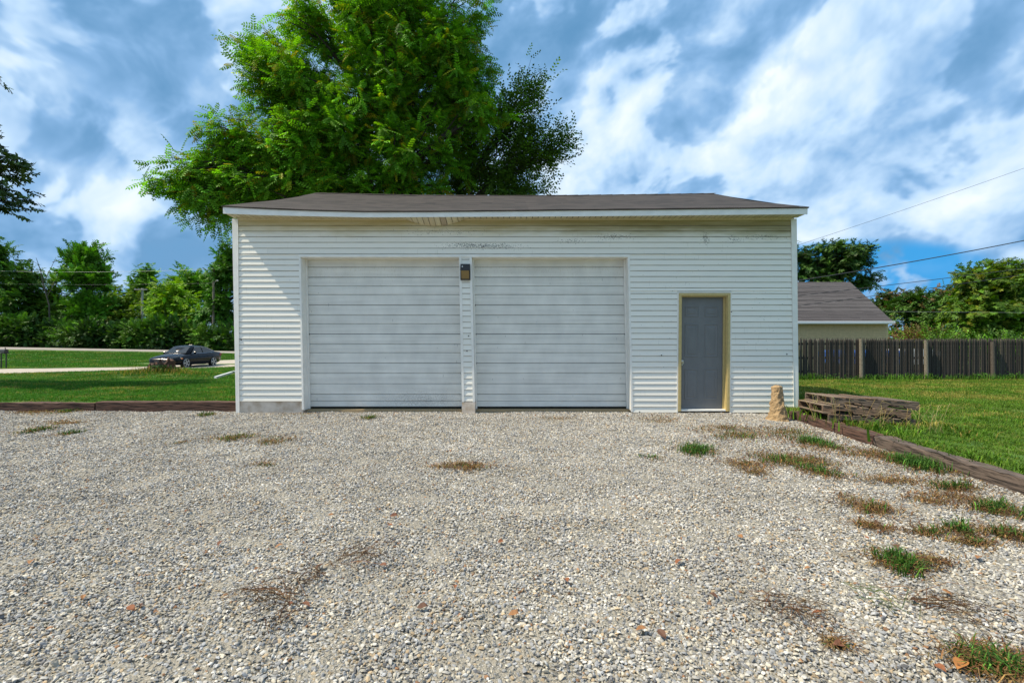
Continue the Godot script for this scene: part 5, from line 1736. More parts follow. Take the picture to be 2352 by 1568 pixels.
		shrub(s[4], "shrubs behind the fence", p.x, s[1], s[2], s[3], 700, small if s[1] < 30.0 else far_, s[5], M.leaf_dull, {"size": 1.3 if s[1] < 30.0 else 0.6, "odd": mid, "odd_share": 0.3})

# ---------------------------------------------------------------- left yard: car, stump, mailbox, poles
func make_car() -> void:
	var cx := -21.55
	var cd := 32.0
	var y0 := lawn_y(cx, cd) + 0.02
	var c := thing("parked_car", "shiny black four-door sedan parked on the driveway facing the camera", "car", Vector3(cx, y0, -cd))
	var pitch := atan2(lawn_y(cx, 33.4) - lawn_y(cx, 30.6), 2.8)
	c.rotation.x = pitch * 0.9
	# local: +z forward (to the camera), +x the car's left side
	# stations from tail to nose: z, bottom, half width, belt height, centre height, shoulder width
	var S := [[-2.42, 0.42, 0.70, 0.90, 0.93, 0.62], [-2.36, 0.30, 0.84, 0.97, 1.02, 0.74], [-2.0, 0.24, 0.91, 0.98, 1.05, 0.80], [-1.3, 0.22, 0.925, 0.96, 1.03, 0.83], [-0.5, 0.20, 0.925, 0.93, 0.96, 0.84], [0.4, 0.20, 0.925, 0.90, 0.95, 0.84], [0.95, 0.20, 0.925, 0.87, 0.96, 0.82], [1.5, 0.21, 0.92, 0.81, 0.90, 0.76], [2.0, 0.22, 0.885, 0.73, 0.80, 0.68], [2.28, 0.24, 0.80, 0.65, 0.69, 0.58], [2.42, 0.30, 0.64, 0.56, 0.58, 0.46]]
	var rings := []
	for s in S:
		var half := [Vector2(0, s[1]), Vector2(s[2] * 0.84, s[1]), Vector2(s[2] * 0.97, s[1] + 0.10), Vector2(s[2], lerpf(s[1], s[3], 0.55)), Vector2(s[2] * 0.985, s[3] - 0.09), Vector2(s[2] * 0.955, s[3] - 0.02), Vector2(s[5], s[3] + 0.005), Vector2(s[5] * 0.55, s[4] - 0.012), Vector2(0, s[4])]
		var ring := []
		for p in half:
			ring.append(Vector3(p.x, p.y, s[0]))
		for k in range(half.size() - 2, 0, -1):
			ring.append(Vector3(-half[k].x, half[k].y, s[0]))
		rings.append(ring)
	var mb := MB.new()
	mb.loft(rings)
	put(c, "body", mb, M.paint, true)
	# cabin
	var C := [[-1.92, 0.72, 0.99, 0.70, 1.0], [-1.35, 0.80, 0.97, 0.64, 1.24], [-0.75, 0.84, 0.95, 0.60, 1.40], [-0.1, 0.84, 0.93, 0.60, 1.445], [0.35, 0.84, 0.91, 0.58, 1.40], [0.62, 0.83, 0.90, 0.60, 1.27], [1.12, 0.78, 0.89, 0.74, 0.93]]
	rings = []
	for s in C:
		var ring := []
		for p in [[0, s[2] - 0.05], [s[1], s[2] - 0.03], [lerpf(s[1], s[3], 0.85), lerpf(s[2], s[4], 0.86)], [s[3] * 0.86, s[4]], [0, s[4] + 0.02]]:
			ring.append(Vector3(p[0], p[1], s[0]))
		for p in [[s[3] * 0.86, s[4]], [lerpf(s[1], s[3], 0.85), lerpf(s[2], s[4], 0.86)], [s[1], s[2] - 0.03]]:
			ring.append(Vector3(-p[0], p[1], s[0]))
		rings.append(ring)
	mb = MB.new()
	mb.loft(rings)
	put(c, "cabin", mb, M.paint, true)
	mb = MB.new()     # windscreen
	mb.quad(Vector3(-0.66, 0.965, 1.105), Vector3(0.66, 0.965, 1.105), Vector3(0.53, 1.375, 0.47), Vector3(-0.53, 1.375, 0.47))
	put(c, "windshield", mb, M.car_glass)
	mb = MB.new()
	mb.quad(Vector3(0.60, 1.06, -1.86), Vector3(-0.60, 1.06, -1.86), Vector3(-0.50, 1.36, -0.97), Vector3(0.50, 1.36, -0.97))
	put(c, "rear_window", mb, M.car_glass)
	for s in [1.0, -1.0]:
		for w in [[[0.80, 0.93], [0.30, 1.32], [-0.32, 1.36], [-0.32, 0.95]], [[-0.40, 0.95], [-0.40, 1.36], [-0.85, 1.32], [-1.55, 1.06], [-1.2, 0.98]]]:
			mb = MB.new()
			var pts := []
			for p in w:
				var k: float = (p[1] - 0.92) / 0.5
				pts.append(Vector3(s * (0.845 - 0.19 * k), p[1], p[0]))
			for q in range(1, pts.size() - 1):
				if s > 0:
					mb.tri(pts[0], pts[q], pts[q + 1])
				else:
					mb.tri(pts[0], pts[q + 1], pts[q])
			put(c, "side_window", mb, M.car_glass)
		mb = MB.new()      # bright line round the windows
		mb.tube([Vector3(s * 0.852, 0.925, 0.84), Vector3(s * 0.853, 0.94, -0.4), Vector3(s * 0.84, 0.985, -1.3), Vector3(s * 0.80, 1.06, -1.62), Vector3(s * 0.70, 1.33, -0.86), Vector3(s * 0.675, 1.385, -0.3), Vector3(s * 0.69, 1.34, 0.32)], [0.010, 0.010, 0.010, 0.010, 0.010, 0.010, 0.010], 5)
		put(c, "window_trim", mb, M.chrome)
		mb = MB.new()
		mb.cbox(Vector3(s * 0.90 - (0.0 if s > 0 else 0.17), 0.93, 0.62), Vector3(s * 0.90 + (0.17 if s > 0 else 0.0), 1.06, 0.74), 0.04)
		put(c, "side_mirror", mb, M.paint)
		mb = MB.new()
		var hx := [Vector3(s * 0.50, 0.585, 2.315), Vector3(s * 0.80, 0.60, 2.14), Vector3(s * 0.905, 0.72, 1.75), Vector3(s * 0.80, 0.73, 1.95), Vector3(s * 0.52, 0.665, 2.30)]
		for q in range(1, 4):
			if s > 0:
				mb.tri(hx[0] + Vector3(0, 0, 0.03), hx[q] + Vector3(0.02 * s, 0, 0.03), hx[q + 1] + Vector3(0.02 * s, 0, 0.03))
			else:
				mb.tri(hx[0] + Vector3(0, 0, 0.03), hx[q + 1] + Vector3(0.02 * s, 0, 0.03), hx[q] + Vector3(0.02 * s, 0, 0.03))
		put(c, "headlight", mb, M.lens)
		mb = MB.new()
		mb.cbox(Vector3(s * 0.885 - 0.03, 0.60, 1.72), Vector3(s * 0.885 + 0.04, 0.67, 1.90), 0.01)
		put(c, "turn_signal", mb, M.amber)
		mb = MB.new()
		mb.cbox(Vector3(s * 0.80 - 0.09, 0.74, -2.37), Vector3(s * 0.80 + 0.09, 0.90, -2.14), 0.02)
		put(c, "tail_light", mb, M.red)
		for dz in [0.28, -0.62]:
			mb = MB.new()
			mb.cbox(Vector3(s * 0.925 - 0.008, 0.735, dz - 0.22), Vector3(s * 0.925 + 0.016, 0.765, dz - 0.06), 0.006)
			put(c, "door_handle", mb, M.paint)
		for wz in [-1.38, 1.42]:
			mb = MB.new()
			var r := 0.335
			mb.tube([Vector3(s * 0.72, r, wz), Vector3(s * 0.74, r, wz), Vector3(s * 0.90, r, wz), Vector3(s * 0.935, r, wz), Vector3(s * 0.94, r, wz)], [r * 0.9, r, r, r * 0.96, r * 0.80], 26)
			var wl := put(c, "wheel", mb, M.tyre, false)
			mb = MB.new()
			for q in 5:
				var a := TAU * q / 5.0 + 0.3
				var dir := Vector3(0, cos(a), sin(a))
				var sd := Vector3(0, -sin(a), cos(a))
				var hub := Vector3(s * 0.948, r, wz)
				var wd := 0.032
				var p := [hub + dir * 0.03 - sd * wd, hub + dir * 0.03 + sd * wd, hub + dir * 0.255 + sd * wd * 1.3, hub + dir * 0.255 - sd * wd * 1.3]
				if s > 0:
					mb.quad(p[0], p[3], p[2], p[1])
				else:
					mb.quad(p[0], p[1], p[2], p[3])
			var ring := []
			for q in 25:
				var a := TAU * q / 24.0
				ring.append(Vector3(s * 0.944, r + cos(a) * 0.265, wz + sin(a) * 0.265))
			var rad := []
			for q in 25:
				rad.append(0.014)
			mb.tube(ring, rad, 5, false)
			put(wl, "rim", mb, M.rim)
	mb = MB.new()
	mb.quad(Vector3(-0.40, 0.36, 2.435), Vector3(0.40, 0.36, 2.435), Vector3(0.36, 0.54, 2.43), Vector3(-0.36, 0.54, 2.43))
	put(c, "grille", mb, M.black)
	mb = MB.new()
	mb.cbox(Vector3(-0.12, 1.455, -0.55), Vector3(0.12, 1.50, -0.35), 0.02)
	put(c, "roof_antenna", mb, M.paint)

func make_left_yard() -> void:
	make_car()
	# rotten stump with weeds round it
	var d := 19.6
	var p := at(372, 784, d)
	var foot := Vector3(p.x, lawn_y(p.x, d) - 0.06, -d)
	var s := thing("tree_stump", "hollow rotten brown tree stump on the weedy mound in front of the black car", "stump", foot)
	var n := FastNoiseLite.new()
	n.seed = 6
	n.frequency = 2.2
	n.fractal_octaves = 4
	var mb := MB.new()
	var rings := []
	for i in 14:
		var t := i / 13.0
		var ring := []
		for k in 30:
			var a := -TAU * k / 30.0
			var ragged := 0.36 + 0.5 * n.get_noise_2d(cos(a) * 2.4, sin(a) * 2.4) + 0.10 * cos(a)
			var r := lerpf(0.52, 0.44, t) * (1.0 + 0.22 * n.get_noise_3d(cos(a) * 2.6, t * 0.5, sin(a) * 2.6) + 0.18 * n.get_noise_3d(cos(a) * 7.0, t, sin(a) * 7.0)) + 0.10 * exp(-t * 6.0)
			if i == 13:
				r *= 0.80
			ring.append(Vector3(cos(a) * r, t * ragged, sin(a) * r * 0.8))
		rings.append(ring)
	for i in 3:     # down into the hollow
		var ring := []
		for k in 30:
			var q: Vector3 = rings[13][k]
			ring.append(Vector3(q.x * (0.8 - i * 0.2), 0.30 - i * 0.06 + q.y * 0.1, q.z * (0.8 - i * 0.2)))
		rings.append(ring)
	mb.loft(rings)
	put(s, "trunk", mb, M.timber, true)
	for k in 9:
		var a := rr(0.2, PI - 0.2)
		var slab := MB.new()
		var r := 0.50
		var c := Vector3(cos(a) * r, 0.0, sin(a) * r * 0.8)
		var w := rr(0.04, 0.09)
		var h := rr(0.26, 0.46)
		var sd := Vector3(-sin(a), 0, cos(a)) * w
		var o := Vector3(cos(a), 0, sin(a)) * 0.03
		slab.hexa([c + o - sd, c + o + sd, c - o + sd, c - o - sd, c + o * 0.3 - sd * 0.7 + Vector3(0, h, 0), c + o * 0.3 + sd * 0.7 + Vector3(0, h * 0.93, 0), c - o + sd * 0.7 + Vector3(0, h * 0.93, 0), c - o - sd * 0.7 + Vector3(0, h, 0)])
		put(s, "bark_slab", slab, [M.timber, M.timber_grey, M.soil][k % 3])
	var wb := MB.new()
	wb.tinted = true
	for k in 1500:
		var dx := rng.randfn() * 1.15
		var dz := rng.randfn() * 0.55 + 0.35
		if dx * dx / 0.27 + (dz - 0.0) * (dz - 0.0) / 0.2 < 1.0:
			continue
		var x := foot.x + dx
		var dd := d - dz
		var f := Vector3(x, lawn_y(x, dd) - 0.02, -dd)
		if rng.randf() < 0.5:
			wb.tint = leaf_tint(0.36, 0.26, 0.06, 0.3)
		else:
			wb.tint = leaf_tint(0.075, 0.135, 0.014, 0.3)
		blade_raw(wb, f, rr(0.08, 0.27) * (1.3 if absf(dx) < 0.8 else 0.9), 0.014, rr(0, TAU), rr(0.1, 0.9))
	for k in 260:
		var q := foot + Vector3(0.28 + rng.randfn() * 0.24, rr(0.02, 0.30), 0.48 + rng.randfn() * 0.12)
		wb.tint = leaf_tint(0.03, 0.10, 0.012, 0.3)
		small_leaf(wb, q, rr(0.05, 0.1))
	for i in wb.v.size():
		wb.v[i] -= foot
	put(s, "weeds", wb, M.blade)
	# mailbox at the far left
	d = 29.0
	var mx := at(8, 784, d).x
	var m := thing("mailbox", "black mailbox on two thin posts at the far left edge of the lawn", "mailbox", Vector3(mx, lawn_y(mx, d), -d))
	mb = MB.new()
	rings = []
	for z in [0.26, -0.26]:
		var ring := []
		ring.append(Vector3(-0.10, 0.98, z)); ring.append(Vector3(0.10, 0.98, z))
		for k in 9:
			var a := PI * k / 8.0
			ring.append(Vector3(cos(a) * 0.10, 1.10 + sin(a) * 0.10, z))
		rings.append(ring)
	rings.reverse()
	mb.loft(rings)
	var box_ := put(m, "box", mb, M.black)
	box_.rotation.y = 1.2
	mb = MB.new()
	mb.cbox(Vector3(-0.28, 0.93, -0.06), Vector3(0.28, 0.98, 0.06), 0.01)
	put(m, "shelf", mb, M.black)
	for x in [-0.16, 0.14]:
		mb = MB.new()
		mb.tube([Vector3(x, -0.1, 0), Vector3(x, 0.95, 0)], [0.032, 0.032], 6)
		put(m, "post", mb, M.black)
	mb = MB.new()
	mb.cbox(Vector3(0.10, 1.05, 0.0), Vector3(0.115, 1.30, 0.05), 0.004)
	put(m, "flag", mb, M.black)
	# poles
	var pp := at(489, 784, 62.0)
	var b := Vector3(pp.x, lawn_y(pp.x, 62.0), -62.0)
	var up := thing("utility_pole", "bare brown wooden utility pole with a small street light, left of the garage", "utility pole", b, 0.0, "utility poles by the road")
	mb = MB.new()
	mb.tube([Vector3(0, -0.3, 0), Vector3(0.02, 5, 0), Vector3(0.10, 10.55 - b.y, 0)], [0.16, 0.145, 0.115], 10)
	put(up, "pole", mb, M.pole)
	mb = MB.new()
	mb.tube([Vector3(0.08, 8.4 - b.y, 0.1), Vector3(0.5, 8.85 - b.y, 0.5), Vector3(1.0, 9.0 - b.y, 0.9)], [0.03, 0.03, 0.03], 6)
	put(up, "light_arm", mb, M.pole_pale)
	mb = MB.new()
	mb.tube([Vector3(0.9, 8.95 - b.y, 0.85), Vector3(1.15, 8.98 - b.y, 1.0), Vector3(1.35, 8.95 - b.y, 1.15)], [0.06, 0.13, 0.05], 8)
	put(up, "street_light", mb, M.pole_pale)
	pp = at(326, 784, 70.0)
	b = Vector3(pp.x, lawn_y(pp.x, 70.0), -70.0)
	var cp := thing("utility_pole", "pale utility pole with a crossarm standing in front of the far trees", "utility pole", b, 0.0, "utility poles by the road")
	var th: float = at(326, 662, 70.0).y - b.y
	mb = MB.new()
	mb.tube([Vector3(0, -0.3, 0), Vector3(0, th, 0)], [0.19, 0.14], 10)
	put(cp, "pole", mb, M.pole_pale)
	mb = MB.new()
	mb.cbox(Vector3(-1.0, th - 0.28, 0.13), Vector3(0.85, th - 0.14, 0.25), 0.01)
	put(cp, "crossarm", mb, M.pole_pale)
	for x in [-0.9, -0.4, 0.35, 0.75]:
		mb = MB.new()
		mb.tube([Vector3(x, th - 0.15, 0.19), Vector3(x, th + 0.02, 0.19)], [0.05, 0.04], 7)
		put(cp, "insulator", mb, M.chrome)

# ---------------------------------------------------------------- weeds, leaves and stones on the gravel
# surveyed centre x, y, half width, half depth (in survey units), green share, blades, height, label
const PATCHES := [
	[1790, 993, 80, 11, 0.45, 520, 0.07, "long strip of green and brown weeds in the gravel before the tan post"],
	[1660, 985, 55, 7, 0.30, 260, 0.06, "brown weed strip in the gravel before the grey door"],
	[1700, 1004, 52, 9, 0.75, 330, 0.08, "green weed clump just below the long weed strip"],
	[1595, 1033, 38, 13, 1.12, 640, 0.11, "isolated dark green grass tuft in front of the grey door"],
	[1500, 1054, 18, 5, 0.9, 80, 0.06, "tiny green tuft left of the isolated dark green tuft"],
	[1882, 1023, 42, 11, 1.12, 760, 0.10, "thick green grass clump near the middle of the right-hand timber"],
	[1790, 1054, 55, 14, 0.85, 520, 0.09, "green weed clump at the heart of the large brown patch"],
	[1860, 1062, 55, 12, 0.4, 380, 0.07, "mixed brown and green weeds right of the large patch's heart"],
	[1885, 1086, 34, 11, 1.0, 360, 0.09, "bright green clump at the front of the large brown patch"],
	[1705, 1066, 40, 8, 0.2, 230, 0.06, "brown weeds at the left of the large patch"],
	[1735, 1084, 28, 8, 0.15, 150, 0.05, "small leaf-strewn brown patch in the gravel on the right"],
	[1975, 1043, 70, 12, 0.25, 380, 0.06, "brown thatch along the foot of the weathered timber"],
	[2040, 1050, 22, 8, 0.95, 170, 0.08, "little green tuft in the thatch by the timber joint"],
	[2122, 1068, 60, 20, 1.15, 1500, 0.13, "largest bright green grass clump, against the weathered timber"],
	[2195, 1120, 42, 10, 0.85, 300, 0.10, "green tuft in front of the largest green clump"],
	[2235, 1085, 45, 16, 0.05, 260, 0.07, "straw-colored dead grass against the weathered timber"],
	[2190, 1140, 60, 12, 0.05, 320, 0.05, "dark brown mat of dead weeds in front of the largest clump"],
	[2050, 1105, 75, 9, 0.12, 300, 0.05, "low brown streak of dead weeds on the right-hand gravel"],
	[1995, 1166, 44, 16, 0.3, 330, 0.10, "tall-stemmed brown and green weed on the right-hand gravel"],
	[2008, 1212, 26, 10, 0.2, 150, 0.07, "small brown weed below the tall-stemmed weed"],
	[2120, 1150, 38, 10, 0.15, 130, 0.05, "thin brown scrap of weeds left of the dark mat"],
	[2300, 1176, 55, 14, 0.9, 420, 0.12, "spreading green grass tuft at the right edge of the gravel"],
	[2128, 1222, 40, 9, 0.6, 170, 0.07, "trailing green and brown weed in the middle of the right-hand gravel"],
	[2220, 1224, 28, 12, 0.95, 190, 0.10, "small green grass tuft right of the trailing weed"],
	[2230, 1250, 34, 8, 0.7, 150, 0.07, "low green weed just below the small green tuft"],
	[2325, 1232, 40, 16, 0.5, 260, 0.10, "leaf-filled weed tuft at the far right edge"],
	[2068, 1292, 46, 18, 0.95, 430, 0.12, "bushy green grass tuft with dark stalks on the right-hand gravel"],
	[2130, 1290, 45, 10, 0.03, 130, 0.05, "dark dry stalks beside the bushy tuft"],
	[2300, 1530, 75, 34, 0.7, 620, 0.09, "big ragged grass clump in the bottom right corner"],
	[1925, 1487, 20, 8, 0.8, 70, 0.05, "tiny green sprig in the foreground gravel on the right"],
	[1072, 1074, 54, 9, 0.2, 620, 0.05, "rusty brown weed patch in the middle of the gravel"],
	[525, 1005, 45, 6, 0.75, 520, 0.06, "olive strip of moss and weeds on the left-hand gravel"],
	[630, 1012, 45, 9, 0.4, 380, 0.05, "thin brown and olive weeds right of the olive strip"],
	[610, 1066, 28, 5, 0.5, 110, 0.04, "faint olive streak below the olive strip"],
	[80, 989, 22, 10, 0.85, 320, 0.08, "small green weed at the far left of the gravel"],
	[150, 996, 16, 4, 1.0, 160, 0.08, "tiny green tuft right of the far left weed"],
	[140, 973, 44, 5, 0.1, 340, 0.05, "brown streak of dead weeds on the far left gravel"],
	[110, 946, 60, 5, 0.1, 420, 0.07, "brown dead leaves and weeds against the left timber"],
	[165, 945, 22, 5, 1.0, 220, 0.09, "green weed against the left timber"],
	[848, 960, 16, 4, 1.0, 200, 0.08, "green tuft in front of the left garage door"],
	[475, 953, 13, 4, 1.0, 170, 0.08, "green tuft near the garage's left corner"],
	[410, 1018, 16, 4, 0.6, 60, 0.04, "dark olive scrap of moss left of the olive strip"],
	[1510, 962, 42, 8, 0.15, 260, 0.04, "brown leaf litter in front of the wall between the doors"],
	[1290, 962, 45, 4, 0.1, 160, 0.03, "thin brown litter before the right garage door"],
	[690, 951, 40, 3, 0.1, 90, 0.03, "thin brown litter before the left garage door"]]
# dry branching stems lying on the gravel: centre x, y, reach, stems, label
const STEMS := [
	[1810, 1395, 0.20, 34, "dry branching brown stems lying on the gravel at right of center"],
	[2120, 1390, 0.22, 26, "bundle of straight dry brown grass stems on the right foreground gravel"],
	[660, 1380, 0.20, 30, "dry brown weed skeleton on the left foreground gravel"],
	[730, 1320, 0.12, 18, "rusty dry stems just above the weed skeleton"],
	[810, 1285, 0.16, 22, "olive and brown dry sprig left of center"],
	[640, 1440, 0.10, 10, "small dry twig below the weed skeleton"],
	[2050, 1400, 0.16, 10, "few thin green stalks sprawling across the right foreground gravel"]]

func inside_patch(x: float, d: float) -> float:
	var k := 0.0
	for p in patch_list:
		var dx: float = (x - p[0]) / p[2]
		var dz: float = (d - p[1]) / p[3]
		var q := dx * dx + dz * dz
		if q < 1.6:
			k = maxf(k, p[4] * clampf(1.6 - q, 0.0, 1.0))
	return k

var patch_list := []

func make_weeds() -> void:
	for p in PATCHES:
		var c := on_gravel(p[0], p[1])
		var rx: float = p[2] / FOC * c.y
		var rd: float = p[3] * c.y * c.y / (EYE * FOC)
		rd = minf(rd, 0.75)
		patch_list.append([c.x, c.y, rx, rd, 0.85 if p[4] < 0.5 else 0.6])
		var mb := MB.new()
		mb.tinted = true
		var clumps := []
		for k in 5 + int(p[2] / 12.0):
			clumps.append(Vector2(rng.randfn() * 0.42, rng.randfn() * 0.42))
		for k in int(p[5] * 0.9):
			var cl: Vector2 = clumps[rng.randi_range(0, clumps.size() - 1)]
			var u := cl + Vector2(rng.randfn(), rng.randfn()) * 0.32
			var x := c.x + u.x * rx
			var dd := c.y + u.y * rd
			if x > timber_face(dd) - 0.02 or dd > 8.75 and x > -4.9 and x < 5.0:
				continue
			var foot := Vector3(x, gravel_y(x, dd) - 0.005, -dd)
			var green: bool = rng.randf() < p[4] * 0.85
			if green:
				mb.tint = leaf_tint(0.045, 0.115, 0.016, 0.45)
				blade_raw(mb, foot, p[6] * pow(rr(0.1, 1.0), 0.8) * 1.15, 0.004 + 0.003 * rng.randf() + c.y * 0.0004, rr(0, TAU), rr(0.15, 1.0))
			else:
				mb.tint = leaf_tint(0.15, 0.085, 0.035, 0.45) if rng.randf() < 0.7 else leaf_tint(0.26, 0.17, 0.06, 0.3)
				blade_raw(mb, foot + Vector3(0, 0.012, 0), p[6] * rr(0.3, 0.9), 0.004 + c.y * 0.0005, rr(0, TAU), rr(0.7, 1.9))
		for k in int(p[5] * (0.9 if p[0] > 1600 else 0.35)):      # thatch and litter lying round the clump
			var x := c.x + rng.randfn() * rx * 0.85
			var dd := c.y + rng.randfn() * rd * 0.85
			if x > timber_face(dd) - 0.02 or dd > 8.75 and x > -4.9 and x < 5.0:
				continue
			mb.tint = leaf_tint(0.12, 0.065, 0.03, 0.45) if rng.randf() < 0.65 else leaf_tint(0.24, 0.16, 0.06, 0.3)
			blade_raw(mb, Vector3(x, gravel_y(x, dd) + 0.010, -dd), rr(0.02, 0.05), 0.005 + c.y * 0.0005, rr(0, TAU), rr(1.4, 2.0))
		if mb.v.is_empty():
			continue
		var o := put(self, "weed_clump", mb, M.blade)
		tag(o, p[7], "weeds", "weeds growing through the gravel")
	for s in STEMS:
		var c := on_gravel(s[0], s[1])
		var mb := MB.new()
		mb.tinted = true
		var main := rr(0, TAU)
		for k in s[3]:
			var a := main + rng.randfn() * 0.7
			var l: float = s[2] * rr(0.5, 1.6)
			var p := Vector3(c.x + rng.randfn() * 0.06, 0.02, -c.y + rng.randfn() * 0.06)
			p.y = gravel_y(p.x, -p.z) + 0.018
			mb.tint = leaf_tint(0.06, 0.10, 0.02, 0.3) if s[4].begins_with("few") else leaf_tint(0.10, 0.055, 0.025, 0.4)
			var e := p + Vector3(cos(a) * l, rr(0.0, 0.05), sin(a) * l)
			var m := p.lerp(e, 0.5) + Vector3(rng.randfn() * 0.02, 0.03, rng.randfn() * 0.02)
			mb.tube([p, m, e], [0.0016, 0.0014, 0.0006], 4, false)
			for q in 3:
				var b := m.lerp(e, rng.randf())
				mb.tube([b, b + Vector3(rng.randfn() * 0.04, rr(-0.005, 0.02), rng.randfn() * 0.04)], [0.0011, 0.0005], 3, false)
		tag(put(self, "dry_stems", mb, M.dry), s[4], "dry stems", "dry stems on the gravel")
	# pale seed stalks standing along the edging in front of the pallets
	for q in [[4.62, 7.35], [4.85, 6.75], [5.02, 6.55], [5.25, 6.30], [5.45, 6.25], [4.70, 6.95], [5.62, 6.4]]:
		var mb := MB.new()
		mb.tinted = true
		for k in 7:
			var p := Vector3(q[0] + rng.randfn() * 0.06, lawn_y(q[0], q[1]), -q[1] + rng.randfn() * 0.06)
			var l := rr(0.2, 0.42)
			var e := p + Vector3(rng.randfn() * 0.11, l, rng.randfn() * 0.11)
			mb.tint = leaf_tint(0.34, 0.29, 0.12, 0.2)
			mb.tube([p, p.lerp(e, 0.5) + Vector3(0, 0.03, 0), e, e + Vector3(rng.randfn() * 0.05, -0.03, rng.randfn() * 0.05)], [0.0022, 0.0018, 0.0035, 0.001], 4, false)
			mb.tint = leaf_tint(0.08, 0.17, 0.02, 0.3)
			blade_raw(mb, p, rr(0.10, 0.24), 0.008, rr(0, TAU), rr(0.2, 0.9))
		var place: String = {4.62: "by the tan post", 4.85: "before the pallets' near corner", 5.02: "before the middle of the pallet stack", 5.25: "before the right half of the pallet stack", 5.45: "just left of the pallet stack's right end", 4.70: "behind the timber between tan post and pallets", 5.62: "right beyond the pallet stack's right end"}[q[0]]
		tag(put(self, "seed_stalks", mb, M.blade), "pale dry grass stalks gone to seed " + place, "tall grass", "seed stalks along the edging timber")
	# fallen leaves
	var spots := [[895, 1215], [905, 1190], [880, 1306], [735, 1308], [745, 1325], [300, 1405], [190, 1378], [72, 1300], [318, 1398], [590, 1315], [640, 1262], [700, 1398], [665, 1395], [1225, 1130], [1640, 1380], [1475, 1455], [1520, 1465], [2208, 1542], [2160, 1548], [2320, 1428], [2175, 1370], [2250, 1290], [2300, 1240], [1855, 1310], [1990, 1240], [2015, 1205], [2060, 1260], [1928, 1492], [1760, 1105], [1790, 1052], [1855, 1052], [2150, 1036], [2100, 1385], [1045, 1352], [970, 1400], [430, 1180], [250, 1225], [505, 1255], [760, 1190], [1150, 1250], [1300, 1340], [1385, 1210], [1700, 1240], [1560, 1300], [2240, 1490], [1880, 1420], [1180, 1420], [990, 1075], [1090, 1068], [1110, 1078], [1530, 960], [1485, 964], [1440, 958], [1320, 955], [1230, 958], [1010, 962], [905, 956], [730, 958], [640, 985], [470, 960], [340, 985], [200, 1012]]
	var big_leaf := MB.new()      # curled, pointed, a little lobed; along x, 1 long
	for i in 6:
		for s in [1.0, -1.0]:
			var P := func(t: float, e: float) -> Vector3:
				var w: float = sin(PI * clampf(t * 0.96 + 0.02, 0, 1)) * 0.30 * (1.0 + 0.25 * sin(t * 19.0)) * e
				return Vector3(t - 0.5, 0.10 * cos((t - 0.4) * 4.0) + 0.55 * w * w * 3.0 + 0.05 * sin(t * 9.0), s * w)
			var t0 := i / 6.0
			var t1 := (i + 1) / 6.0
			if s > 0:
				big_leaf.quad(P.call(t0, 0.0), P.call(t0, 1.0), P.call(t1, 1.0), P.call(t1, 0.0))
			else:
				big_leaf.quad(P.call(t0, 0.0), P.call(t1, 0.0), P.call(t1, 1.0), P.call(t0, 1.0))
	var lm := big_leaf.mesh()
	var mats := []
	for t in [[0.24, 0.085, 0.03], [0.17, 0.065, 0.03], [0.30, 0.14, 0.05], [0.12, 0.055, 0.03]]:
		var m: StandardMaterial3D = mat(lin(t[0], t[1], t[2]), 0.75, M.soft, Vector3(3, 3, 3))
		m.cull_mode = BaseMaterial3D.CULL_DISABLED
		mats.append(m)
	for i in spots.size():
		var s: Array = spots[i]
		var c := on_gravel(s[0], s[1])
		var o := put_mesh(self, "fallen_leaf", lm, mats[rng.randi_range(0, 3)])
		var sz := rr(0.035, 0.065)
		if i == 17:
			o.material_override = mat(lin(0.32, 0.13, 0.03), 0.7)
			sz = 0.08
		o.position = Vector3(c.x, gravel_y(c.x, c.y) + 0.022, -c.y)
		o.rotation = Vector3(rr(-0.4, 0.4), rr(0, TAU), rr(-0.4, 0.4))
		o.scale = Vector3(sz, sz, sz)
		if i == 17:
			tag(o, "large orange fallen leaf at the edge of the bottom right grass clump", "leaf", "fallen leaves on the gravel")
		else:
			var spot := "by the foot of the garage wall" if s[1] < 970 else "in the nearest gravel of the foreground" if s[1] > 1360 else "among the weeds on the right-hand gravel" if s[0] > 1600 else "on the left-hand gravel before the left door" if s[0] < 640 else "on the open gravel at mid distance"
			tag(o, "small dry brown leaf lying " + spot, "leaf", "fallen leaves on the gravel")

func stone_mesh(seed_: int) -> ArrayMesh:
	var r := RandomNumberGenerator.new()
	r.seed = seed_
	var g := (1.0 + sqrt(5.0)) / 2.0
	var pts := []
	for p in [[-1, g, 0], [1, g, 0], [-1, -g, 0], [1, -g, 0], [0, -1, g], [0, 1, g], [0, -1, -g], [0, 1, -g], [g, 0, -1], [g, 0, 1], [-g, 0, -1], [-g, 0, 1]]:
		pts.append(Vector3(p[0], p[1], p[2]).normalized() * r.randf_range(0.30, 0.66) * Vector3(1.08, 0.46, 0.8))
	var mb := MB.new()
	for f in [[0, 11, 5], [0, 5, 1], [0, 1, 7], [0, 7, 10], [0, 10, 11], [1, 5, 9], [5, 11, 4], [11, 10, 2], [10, 7, 6], [7, 1, 8], [3, 9, 4], [3, 4, 2], [3, 2, 6], [3, 6, 8], [3, 8, 9], [4, 9, 5], [2, 4, 11], [6, 2, 10], [8, 6, 7], [9, 8, 1]]:
		mb.tri(pts[f[0]], pts[f[1]], pts[f[2]])
	return mb.mesh()

